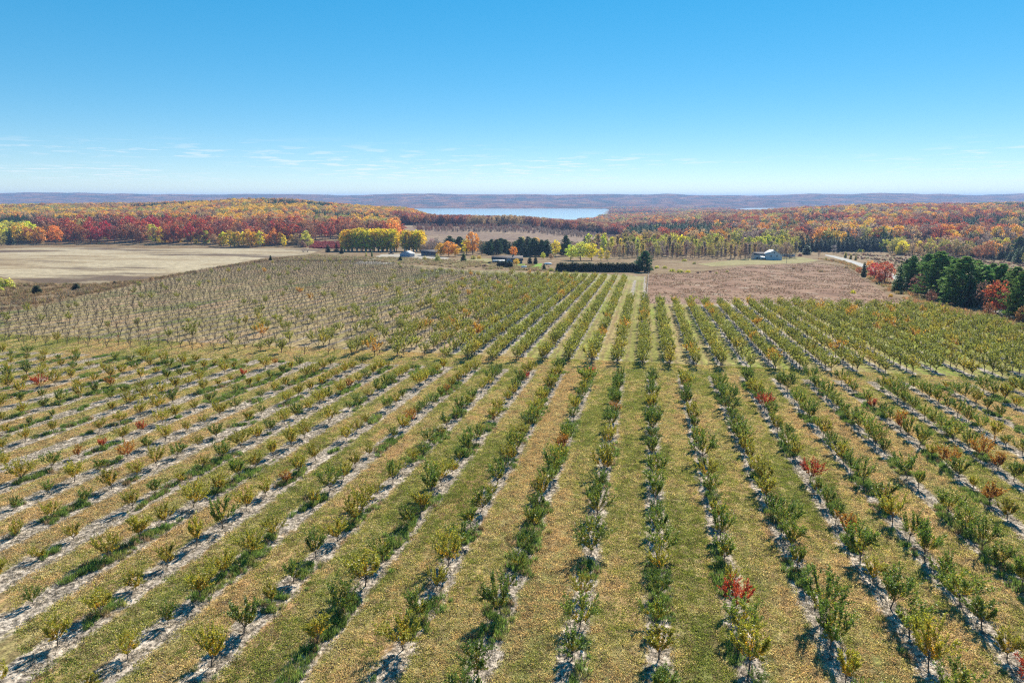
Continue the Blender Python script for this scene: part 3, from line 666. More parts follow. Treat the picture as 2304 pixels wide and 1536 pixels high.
# ------------------------------------------------------------------ grass and weeds of the orchard floor
def tuft(seed, n, Lr, spread, Wb, flat=.5):
    r = np.random.default_rng(seed); b = MB(); az = r.random(n) * 6.28; rad = spread * np.sqrt(r.random(n)); L = r.uniform(*Lr, n)
    base = np.stack([np.cos(az) * rad, np.sin(az) * rad, np.zeros(n)], 1); a2 = r.random(n) * 6.28; tl = r.uniform(.1, 1, n) * flat
    d = np.stack([np.cos(a2) * tl, np.sin(a2) * tl, np.ones(n)], 1); d /= np.linalg.norm(d, axis=1)[:, None]
    b.leaves(base + d * L[:, None] * .45, d, unit(r, n) + np.array([0, 0, .2]), L, Wb * r.uniform(.6, 1.3, n), r.random(n), r.random(n)); return b.mesh('tuft', [M_GRASS])
T_SHORT = [tuft(i, 26, (.06, .17), .36, .045, 2.2) for i in range(5)]
T_WEED = [tuft(20 + i, 60, (.3, .85), .38, .05, .7) for i in range(4)]
def visible_points(n, y0, y1, marg=30):
    Yq = np.sqrt(rng.uniform(y0 ** 2, y1 ** 2, n)); u = rng.uniform(-1.2, .6, n); Xq = Yq * u
    k = in_view(Xq, Yq, -SLOPE * Yq, marg, 40); return Xq[k], Yq[k]
PAL = np.array([(.22, .255, .05), (.32, .32, .075), (.46, .41, .15), (.60, .50, .25), (.52, .37, .18), (.12, .09, .04)])
Xq, Yq = visible_points(340000, 27, 150); rowd = np.abs(((Xq - X0_F) / ROW_F + .5) % 1 - .5) * ROW_F
inlane = Yq > lane(Xq) - 1; strip = (rowd < 1.0 + .5 * smooth(-14, -55, Xq) + .5 * (fbm(Xq / 1.6, Yq / 3, 2) - .5)) & ~inlane
k = ~strip | (rng.random(len(Xq)) < .22); Xq, Yq, rowd, strip = Xq[k], Yq[k], rowd[k], strip[k]
v = fbm(Xq / 6.5, Yq / 26, 3) * .62 + fbm(Xq / 1.3 + 50, Yq / 2.2, 2) * .38 + rng.normal(0, .085, len(Xq))
ci = np.clip(np.digitize(v, [.38, .465, .525, .585, .66]), 0, 5); ci = np.where(ci == 5, 4, ci); ci = np.where(rng.random(len(ci)) < .12, 5, ci)
tn = PAL[ci] * rng.uniform(.8, 1.2, (len(ci), 1)); tn = np.where(strip[:, None], np.array([.40, .35, .27]) * rng.uniform(.3, 1.15, (len(ci), 1)), tn)
scatter('grass', np.stack([Xq, Yq, -SLOPE * Yq + .02], 1), rng.random(len(Xq)) * 6.28, rng.uniform(.6, 1.35, len(Xq)), rng.integers(0, 5, len(Xq)), tn, tn * np.array([1.25, 1.2, 1.0]), T_SHORT, 'mottled green and straw grass between the young fruit rows', 'grass')
Xq, Yq = visible_points(60000, 33, 146); kx = np.round((Xq - X0_F) / ROW_F); Xq = X0_F + kx * ROW_F + rng.normal(0, .55, len(Xq))
dn = fbm(Xq / 2.5 + kx * 7, Yq / 5 + 30, 2); k = (dn > .63) & (rng.random(len(Xq)) < .8) & (Yq < lane(Xq) - 1.5); Xq, Yq = Xq[k], Yq[k]
g = rng.random(len(Xq)); tn = np.where((g < .72)[:, None], (.16, .24, .05), np.where((g < .88)[:, None], (.28, .28, .08), (.32, .22, .12))) * rng.uniform(.75, 1.25, (len(Xq), 1))
scatter('weeds', np.stack([Xq, Yq, -SLOPE * Yq], 1), rng.random(len(Xq)) * 6.28, rng.uniform(.35, .95, len(Xq)), rng.integers(0, 4, len(Xq)), tn, tn * 1.3, T_WEED, 'tall green weeds clumped under the young fruit rows', 'weeds')
# dry weeds of the fallow field, the brush at left and the farm margins
def poly_points(poly, n):
    poly = np.array([q[:2] for q in poly]); lo = poly.min(0); hi = poly.max(0); q = rng.uniform(lo, hi, (n, 2)); k = in_poly(q[:, 0], q[:, 1], poly); return q[k, 0], q[k, 1]
def brush(name, poly, n, pal, sc, label, clump=.5):
    x, y = poly_points(poly, n); k = fbm(x / 7, y / 10, 3) > clump; x, y = x[k], y[k]
    t = np.array(pal)[rng.integers(0, len(pal), len(x))] * rng.uniform(.75, 1.25, (len(x), 1))
    scatter(name, np.stack([x, y, -SLOPE * y], 1), rng.random(len(x)) * 6.28, rng.uniform(*sc, len(x)), rng.integers(0, 4, len(x)), t, t * 1.2, T_WEED, label, 'weeds')
brush('fallow_weeds', PX((1459, 617), (1570, 612), (1660, 602), (1830, 590), (1900, 600), (1945, 624), (2010, 665), (2060, 690), (1456, 682)), 30000, [(.27, .175, .11), (.23, .145, .09), (.42, .35, .27), (.32, .22, .14)], (.35, .85), 'dry pinkish brown weeds covering the fenced fallow field', .45)
brush('roadside_weeds', PX((1840, 583), (1900, 595), (1945, 622), (2010, 663), (2060, 690), (2330, 750), (2340, 730), (2120, 690), (2040, 655), (1960, 612), (1900, 588)), 9000, [(.38, .27, .12), (.42, .22, .10), (.28, .24, .10)], (1, 2.2), 'straw and rust coloured weeds along the pine row', .3)
def bushes(name, poly, n, pal, sc, label):
    x, y = poly_points(poly, n); k = fbm(x / 16, y / 16, 3) > .46; x, y = x[k], y[k]; t = np.array(pal)[rng.integers(0, len(pal), len(x))] * rng.uniform(.7, 1.3, (len(x), 1))
    scatter(name, np.stack([x, y, -SLOPE * y], 1), rng.random(len(x)) * 6.28, rng.uniform(*sc, len(x)), rng.integers(0, 5, len(x)), t, t * 1.2, K_SHRUB.joined, label, 'bushes')
bushes('verge_bushes', PX((1850, 566), (1950, 568), (2050, 571), (2304, 576), (2400, 590), (2400, 660), (2304, 640), (2080, 618), (1985, 596), (1950, 588), (1900, 574)), 5200, [(.20, .14, .09), (.24, .15, .11), (.28, .24, .10), (.15, .11, .08), (.34, .14, .08)], (.3, 1.0), 'dull brown and rust thicket across the road')
brush('field_edge_brush', PX((-100, 640), (100, 640), (230, 640), (330, 629), (470, 605), (610, 582), (700, 574), (600, 588), (450, 610), (300, 640), (110, 681), (0, 700), (-100, 720)), 16000, [(.30, .20, .11), (.36, .25, .14), (.22, .15, .08), (.26, .22, .09)], (1, 2.2), 'rusty tan brush between hay field and bare orchard', .4)
brush('farm_brush', PX((700, 573), (790, 578), (900, 580), (1000, 585), (1110, 590), (1240, 600), (1250, 611), (1040, 604), (960, 596), (800, 587), (620, 588)), 16000, [(.34, .26, .14), (.30, .20, .12), (.26, .24, .09), (.40, .34, .2)], (1, 2.2), 'dry tan brush in front of the farm houses', .42)

# ------------------------------------------------------------------ middle distance: trees one can tell apart
prng = random.Random(4)
def jit3(c, a=.12): return np.array(c) * (1 + np.array([prng.uniform(-a, a) for _ in range(3)])) * prng.uniform(1 - a, 1 + a)
RED = ((0.51, 0.105, 0.0525), (0.45, 0.195, 0.075)); RUST = ((0.45, 0.18, 0.075), (0.36, 0.195, 0.105)); CRIM = ((0.54, 0.045, 0.045), (0.45, 0.075, 0.06)); MAROON = ((0.3, 0.112, 0.0825), (0.27, 0.165, 0.12))
GOLD = ((0.85, 0.54, 0.045), (0.75, 0.45, 0.06)); YEL = ((0.85, 0.75, 0.045), (0.825, 0.63, 0.06)); ORG = ((0.85, 0.39, 0.06), (0.75, 0.3, 0.075)); OLIVE = ((0.42, 0.405, 0.09), (0.54, 0.45, 0.105)); LIME = ((0.63, 0.66, 0.075), (0.69, 0.6, 0.09)); TAN = ((0.54, 0.375, 0.18), (0.45, 0.3, 0.15)); GREYB = ((0.33, 0.24, 0.195), (0.3, 0.225, 0.18)); BROWN = ((0.285, 0.18, 0.12), (0.33, 0.195, 0.135)); PINK = ((0.6, 0.36, 0.33), (0.48, 0.3, 0.27))
PINEG = ((.12, .20, .055), (.22, .33, .085)); PINED = ((.055, .105, .04), (.09, .15, .05))
def stand(px, py): P = at(px, py); return P
def ground_at(px, Z):
    X, Y = from_u(px_u(px), Z); return np.array([X, Y, float(land(X, Y))])
def tree_at(K, name, px, py, hpx, colr, label, cat='tree', group=None, wide=1.0, Z=None, var=None):
    """Stand a tree where its foot shows in the photograph, as tall as it shows (metres worked out from its distance)."""
    P = stand(px, py) if Z is None else ground_at(px, Z)
    d = depth(P); Hm = hpx * d / 1590.; v = prng.randrange(len(K.tr)) if var is None else var % len(K.tr); s = Hm / K.h[v]
    return K.place(name, P, (s * wide, s * wide, s), prng.uniform(0, 6.28), v, jit3(colr[0]), jit3(colr[1]), label, cat, group)

# the line of trees along the far side of the hay field, left to right
LINE = [(4, 553, 30, K_BROAD, OLIVE, 1.1, 'olive'), (26, 553, 40, K_SPRUCE, CONIF, .9, 'dark pointed spruce'), (46, 551, 52, K_BROAD, GOLD, 1., 'gold'), (72, 550, 54, K_BROAD, YEL, 1., 'bright yellow'), (88, 552, 30, K_BROAD, TAN, 1., 'small tan'),
 (104, 549, 52, K_THIN, MAROON, 1.2, 'half bare maroon'), (122, 549, 60, K_BROAD, MAROON, 1., 'dull maroon'), (142, 548, 46, K_THIN, BROWN, 1.3, 'bare brown'), (164, 549, 58, K_BROAD, RUST, 1.05, 'rust red'), (190, 550, 62, K_THIN, OLIVE, 1.3, 'half bare olive'), (207, 549, 50, K_BROAD, BROWN, .9, 'brown'), (226, 546, 44, K_BROAD, CRIM, 1.0, 'crimson'), (247, 549, 27, K_BROAD, YEL, .9, 'small yellow'),
 (264, 549, 38, K_BROAD, RUST, .8, 'slim rusty'), (289, 550, 47, K_BROAD, MAROON, 1.1, 'broad maroon'), (318, 551, 54, K_BROAD, RED, 1.05, 'brick red'), (346, 552, 49, K_BROAD, LIME, .85, 'lime yellow'), (366, 553, 44, K_BROAD, YEL, .8, 'pale yellow'), (383, 553, 30, K_BROAD, ORG, .9, 'small orange'), (405, 553, 28, K_BROAD, GOLD, .9, 'low gold'), (424, 554, 31, K_THIN, OLIVE, 1.2, 'thin olive'), (443, 554, 33, K_BROAD, LIME, .8, 'lime green'), (465, 554, 37, K_ASPEN, LIME, 1.3, 'yellow green'), (483, 555, 30, K_BROAD, TAN, .8, 'straw'),
 (497, 556, 30, K_ASPEN, GOLD, 1.2, 'low golden aspen'), (512, 556, 33, K_ASPEN, YEL, 1.2, 'lemon aspen'), (528, 557, 36, K_ASPEN, YEL, 1.2, 'lemon yellow'), (549, 557, 37, K_ASPEN, YEL, 1.2, 'clear yellow'), (573, 557, 37, K_ASPEN, GOLD, 1.2, 'honey gold'), (597, 556, 33, K_ASPEN, GOLD, 1.1, 'deep gold'), (640, 557, 30, K_ASPEN, YEL, 1.1, 'light yellow'), (657, 556, 30, K_ASPEN, GOLD, 1.1, 'dull gold'), (504, 556, 36, K_ASPEN, YEL, 1.3, 'yellow aspen'), (519, 557, 41, K_ASPEN, GOLD, 1.3, 'gold aspen'), (537, 557, 38, K_ASPEN, GOLD, 1.2, 'golden'), (560, 557, 43, K_ASPEN, GOLD, 1.3, 'tall gold'), (586, 557, 39, K_ASPEN, YEL, 1.3, 'full yellow'), (606, 556, 30, K_BROAD, ORG, .8, 'low orange'), (619, 556, 37, K_ASPEN, ORG, 1.1, 'orange gold'), (633, 556, 35, K_ASPEN, GOLD, 1.1, 'amber'), (648, 553, 26, K_THIN, GREYB, 1.1, 'bare grey'), (667, 556, 33, K_BROAD, TAN, .9, 'tan'), (692, 557, 40, K_BROAD, LIME, .9, 'olive yellow'), (683, 558, 19, K_SHRUB, MAROON, .6, 'dark leafy')]
for i, (px, py, h, K, c, w, word) in enumerate(sorted(LINE, key=lambda q: q[0])):
    kindw = 'spruce' if K is K_SPRUCE else ('shrub' if K is K_SHRUB else 'tree')
    nm = {'spruce': 'spruce_tree', 'shrub': 'shrub'}.get(kindw, 'aspen_tree' if K is K_ASPEN else 'broadleaf_tree')
    tree_at(K, nm, px, py, h, c, '%s %s, %s from left along the far edge of the hay field' % (word.replace(' spruce', ''), kindw, ordi(i + 1)), kindw, 'trees along the hay field', w)
# the red wood right behind them
cand = []
for rk, (Z0, hp) in enumerate(((865, 44), (905, 50), (950, 46), (1000, 44))):
    px = 62 + rk * 7
    while px < 905:
        if not (rk < 2 and px > 715): cand.append((px, Z0 + prng.uniform(-14, 14), hp * prng.uniform(.8, 1.12), rk))
        px += prng.uniform(15, 23)
cand.sort()
for i, (px, Z, h, rk) in enumerate(cand):
    q = prng.random(); c, w = (RED, 'red') if q < .34 else (RUST, 'rust') if q < .6 else (MAROON, 'maroon') if q < .85 else (CRIM, 'crimson') if q < .9 else (ORG, 'orange')
    K = K_THIN if prng.random() < .3 else K_BROAD
    tree_at(K, 'maple_tree', px, 0, h, c, '%s maple, %s from left in the red wood behind the hay field trees' % (w, ordi(i + 1)), 'tree', 'maples of the red wood', 1.0, Z)
# yellow aspens beside the farm
i = 0
for (x0, x1, n) in ((768, 893, 13), (906, 951, 5)):
    for rk in range(3):
        for k in range(n):
            px = x0 + (x1 - x0) * (k + .25 + .17 * rk + prng.uniform(-.2, .2)) / n; i += 1
            P0 = stand(px, 566); Z = depth(P0) + rk * 9 + prng.uniform(-2, 2); tall = 54 if px < 897 else 49
            tree_at(K_ASPEN, 'aspen_tree', px, 0, tall * prng.uniform(.88, 1.05) - rk * 1.0, ((.85, .70, .03), (.85, .58, .03)) if prng.random() < .85 else GOLD,
                    'bright yellow aspen, %s from left in %s rank of the %s yellow grove' % (ordi(k + 1), ('front', 'middle', 'back')[rk], 'larger' if x0 < 900 else 'smaller'), 'tree', 'yellow aspen groves', 1.15, Z)
# trees and shrubs about the farm houses
FARM = [(738, 568, 18, K_CEDAR, CONIF, 1.1, 'dark conical cedar left of the yellow grove', 'cedar_tree'), (757, 566, 22, K_SPRUCE, CONIF, .9, 'dark spruce at the left end of the yellow grove', 'spruce_tree'), (769, 571, 15, K_CEDAR, CONIF, 1.2, 'squat dark cedar before the left end of the yellow grove', 'cedar_tree'), (824, 579, 13, K_CEDAR, OLIVE, .5, 'slim olive cedar left of a pair in the open yard', 'cedar_tree'), (837, 578, 15, K_CEDAR, PINEG, .5, 'slim green cedar right of a pair in the open yard', 'cedar_tree'),
 (609, 586, 12, K_CEDAR, CONIF, 1., 'small dark juniper at the top corner of the bare orchard', 'juniper'), (573, 595, 10, K_CEDAR, BROWN, .6, 'small brown juniper on the bare orchard edge', 'juniper'), (679, 584, 6, K_SHRUB, BROWN, .7, 'tiny brown shrub in the brush before the farm', 'shrub'),
 (901, 588, 12, K_CEDAR, PINED, 1.5, 'round dark juniper in front of the blue garage', 'juniper'), (955, 584, 9, K_SHRUB, OLIVE, .9, 'olive shrub between garage and dark roofed house', 'shrub'), (984, 588, 18, K_SHRUB, OLIVE, .6, 'tall olive shrub right of the dark roofed house', 'shrub'), (972, 560, 26, K_THIN, PINK, 1.1, 'pinkish half bare tree behind the dark roofed house', 'broadleaf_tree'), (982, 562, 30, K_THIN, GREYB, 1., 'bare grey tree behind the dark roofed house', 'broadleaf_tree'),
 (992, 577, 32, K_BROAD, GOLD, .9, 'golden tree right of the dark roofed house', 'broadleaf_tree'), (1010, 577, 36, K_BROAD, ORG, .9, 'orange gold tree between the two farm houses', 'broadleaf_tree'), (1024, 577, 28, K_BROAD, GOLD, .9, 'smaller gold tree between the two farm houses', 'broadleaf_tree'), (1043, 588, 19, K_CEDAR, PINEG, 1.2, 'dark green yew left of the ranch house', 'yew'), (1065, 583, 9, K_SHRUB, OLIVE, 1., 'low olive shrub left of the ranch house', 'shrub'), (1078, 582, 8, K_SHRUB, GOLD, 1., 'round straw coloured shrub left of the ranch house', 'shrub'),
 (1050, 572, 38, K_BROAD, YEL, .7, 'narrow yellow tree behind the farm', 'broadleaf_tree'), (1064, 573, 53, K_BROAD, ORG, .7, 'tallest orange tree behind the farm', 'broadleaf_tree'), (1034, 568, 34, K_PINE, PINED, .9, 'dark pine left of the tall orange tree', 'pine_tree'), (1012, 562, 30, K_PINE, PINED, .9, 'dark pine behind the gold farm trees', 'pine_tree'), (1084, 574, 34, K_THIN, PINED, 1.1, 'dark half bare tree right of the tall orange tree', 'broadleaf_tree'), (1100, 574, 30, K_PINE, PINED, .8, 'low dark pine behind the ranch house left end', 'pine_tree'), (1118, 573, 33, K_PINE, PINED, .8, 'dark pine over the ranch house roof', 'pine_tree'), (1147, 572, 29, K_SPRUCE, PINED, .9, 'pointed dark spruce over the ranch house roof', 'spruce_tree'),
 (1155, 577, 24, K_BROAD, ORG, .8, 'orange tree behind the ranch house', 'broadleaf_tree'), (1170, 573, 38, K_PINE, PINED, .8, 'dark pine behind the ranch house right end', 'pine_tree'), (1186, 576, 45, K_SPRUCE, CONIF, 1.3, 'tall dark spruce right of the ranch house', 'spruce_tree'), (1203, 577, 40, K_PINE, PINED, .9, 'broad dark pine right of the tall spruce', 'pine_tree'), (1218, 577, 36, K_PINE, PINED, .8, 'dark pine above the bright lawn', 'pine_tree'), (1232, 577, 40, K_SPRUCE, PINED, 1.1, 'dark spruce left of the round yellow tree', 'spruce_tree'),
 (1177, 566, 34, K_BROAD, YEL, .7, 'yellow treetop behind the dark pines, left one', 'broadleaf_tree'), (1207, 566, 33, K_BROAD, GOLD, .7, 'gold treetop behind the dark pines, right one', 'broadleaf_tree'), (1222, 583, 17, K_BROAD, LIME, .8, 'small lime tree above the bright lawn', 'broadleaf_tree'), (1240, 584, 15, K_BROAD, TAN, .9, 'small tan tree left of the hedge', 'broadleaf_tree'),
 (1162, 597, 16, K_BROAD, GOLD, 1.0, 'round orange yellow tree in front of the ranch house', 'broadleaf_tree'), (1171, 592, 18, K_THIN, PINK, .9, 'pale pink tree at the ranch house right end', 'broadleaf_tree'), (1192, 594, 18, K_CEDAR, CONIF, 1.1, 'dark cedar on the lawn, left of two', 'cedar_tree'), (1205, 594, 19, K_CEDAR, CONIF, .9, 'dark cedar on the lawn, right of two', 'cedar_tree'),
 (1224, 608, 16, K_CEDAR, PINED, 1.0, 'dark cedar right of the bright lawn', 'cedar_tree'), (1240, 610, 10, K_SHRUB, OLIVE, 1., 'olive shrub at the left end of the hedge', 'shrub'), (1090, 600, 8, K_SHRUB, BROWN, 1., 'brown shrub before the ranch house left end', 'shrub'), (1104, 602, 6, K_SHRUB, OLIVE, 1., 'low olive shrub before the ranch house', 'shrub'), (1180, 607, 5, K_SHRUB, BROWN, 1., 'low brown shrub below the white tank', 'shrub'), (1200, 608, 5, K_SHRUB, OLIVE, 1., 'low shrub at the lawn lower edge', 'shrub'),
 (1250, 578, 40, K_BROAD, YEL, .65, 'round yellow tree left of the lime poplars', 'broadleaf_tree'), (1273, 576, 44, K_PINE, PINED, .7, 'dark pine behind the round yellow tree', 'pine_tree'), (1284, 585, 36, K_BROAD, LIME, .9, 'lime tree behind the hedge, left of three', 'broadleaf_tree'), (1306, 586, 44, K_BROAD, LIME, 1., 'lime yellow tree behind the hedge, middle of three', 'broadleaf_tree'), (1331, 586, 40, K_BROAD, YEL, .8, 'yellow tree behind the hedge, right of three', 'broadleaf_tree'), (1314, 575, 44, K_SPRUCE, PINED, .8, 'dark spruce tip above the lime trees', 'spruce_tree'), (1352, 587, 30, K_ASPEN, YEL, 1.1, 'slim yellow aspen behind the hedge', 'aspen_tree'), (1366, 587, 26, K_ASPEN, LIME, 1.1, 'slim lime aspen behind the hedge', 'aspen_tree'),
 (1450, 612, 46, K_PINE, ((.04, .12, .04), (.05, .16, .06)), .75, 'bright green pine at the right end of the hedge', 'pine_tree'), (1437, 609, 30, K_CEDAR, PINED, 1.4, 'dark cedar at the foot of the bright green pine', 'cedar_tree'),
 (15, 648, 27, K_SHRUB, LIME, .95, 'big lime olive bush at the left edge', 'bush'), (3, 656, 12, K_SHRUB, LIME, .9, 'small lime bush at the left edge under the big one', 'bush'), (83, 661, 20, K_CEDAR, CONIF, 1.9, 'large round black juniper at left', 'juniper'), (172, 652, 16, K_CEDAR, CONIF, 1.9, 'middle sized black juniper at left', 'juniper'), (258, 641, 9, K_CEDAR, CONIF, 1.7, 'smallest black juniper by the hay field', 'juniper'), (440, 616, 8, K_SHRUB, BROWN, .7, 'brown bush on the bare orchard top edge', 'bush'), (226, 553, 8, K_SHRUB, OLIVE, 2.2, 'wide low olive bush under the crimson tree', 'bush')]
for px, py, h, K, c, w, lab, nm in FARM: tree_at(K, nm, px, py, h * (1.08 if K is K_PINE else 1), c, lab, nm.replace('_tree', '').replace('_', ' '), None, w * {K_PINE: 1.5, K_BROAD: 1.3, K_SPRUCE: 1.3}.get(K, 1.1))
for k in range(16):
    px = 1086 + k * 10 + prng.uniform(-3, 3); tree_at(K_PINE if k % 3 else K_THIN, 'pine_tree' if k % 3 else 'broadleaf_tree', px, 570 + prng.uniform(-3, 2), prng.uniform(26, 40), PINED if k % 3 else BROWN, '%s, %s from left in the dark belt behind the ranch house' % ('dark pine' if k % 3 else 'bare brown tree', ordi(k + 1)), 'pine' if k % 3 else 'tree', 'dark belt behind the ranch house', 1.3)
for k in range(8):
    tree_at(K_CEDAR, 'cedar_tree', 1121 + k * 4.3, 600 + k * .25, prng.uniform(13, 16), CONIF, 'dark cedar, %s from left in the clump before the ranch house' % ordi(k + 1), 'cedar', 'cedars before the ranch house', 1.05)
HN = 34
for k in range(HN):
    px = 1255 + (1432 - 1255) * k / (HN - 1)
    tree_at(K_CEDAR, 'cedar_tree', px, 610.5 + 1.5 * k / HN, prng.uniform(19, 23), PINED, 'dark cedar, %s from left in the long dark hedge' % ordi(k + 1), 'cedar', 'cedars of the long hedge', 1.25)
# planted poplars right of the hedge: grey and half bare in front, yellow green behind
for rk in range(8):
    x0, x1 = ((1372, 1700), (1380, 1790), (1390, 1800), (1345, 1795), (1340, 1790), (1335, 1770), (1330, 1720), (1325, 1660))[rk]; px = x0; k = 0
    while px < x1:
        Z = 626 + rk * 21 + prng.uniform(-6, 6); k += 1; back = rk >= 5 or (rk >= 3 and prng.random() < .25)
        q = prng.random(); c = ((LIME if q < .35 else OLIVE if q < .75 else YEL if q < .85 else TAN) if back else (GREYB if q < .5 else TAN if q < .72 else OLIVE if q < .93 else MAROON))
        q = prng.random(); K = (K_POPLAR if q < .45 else K_ASPEN if q < .8 else K_THIN) if back else (K_POPLAR if q < .45 else K_THIN)
        tree_at(K, 'poplar_tree', px, 0, (prng.uniform(34, 50) if back else prng.uniform(20, 40)) - rk * .3, c, '%s poplar, %s from left in %s planted rank behind the field' % ('yellow green' if back else 'half bare grey', ordi(k), ordi(rk + 1)), 'tree', 'planted poplars', prng.uniform(.85, 1.25), Z)
        px += prng.uniform(6.5, 14) + rk * .8
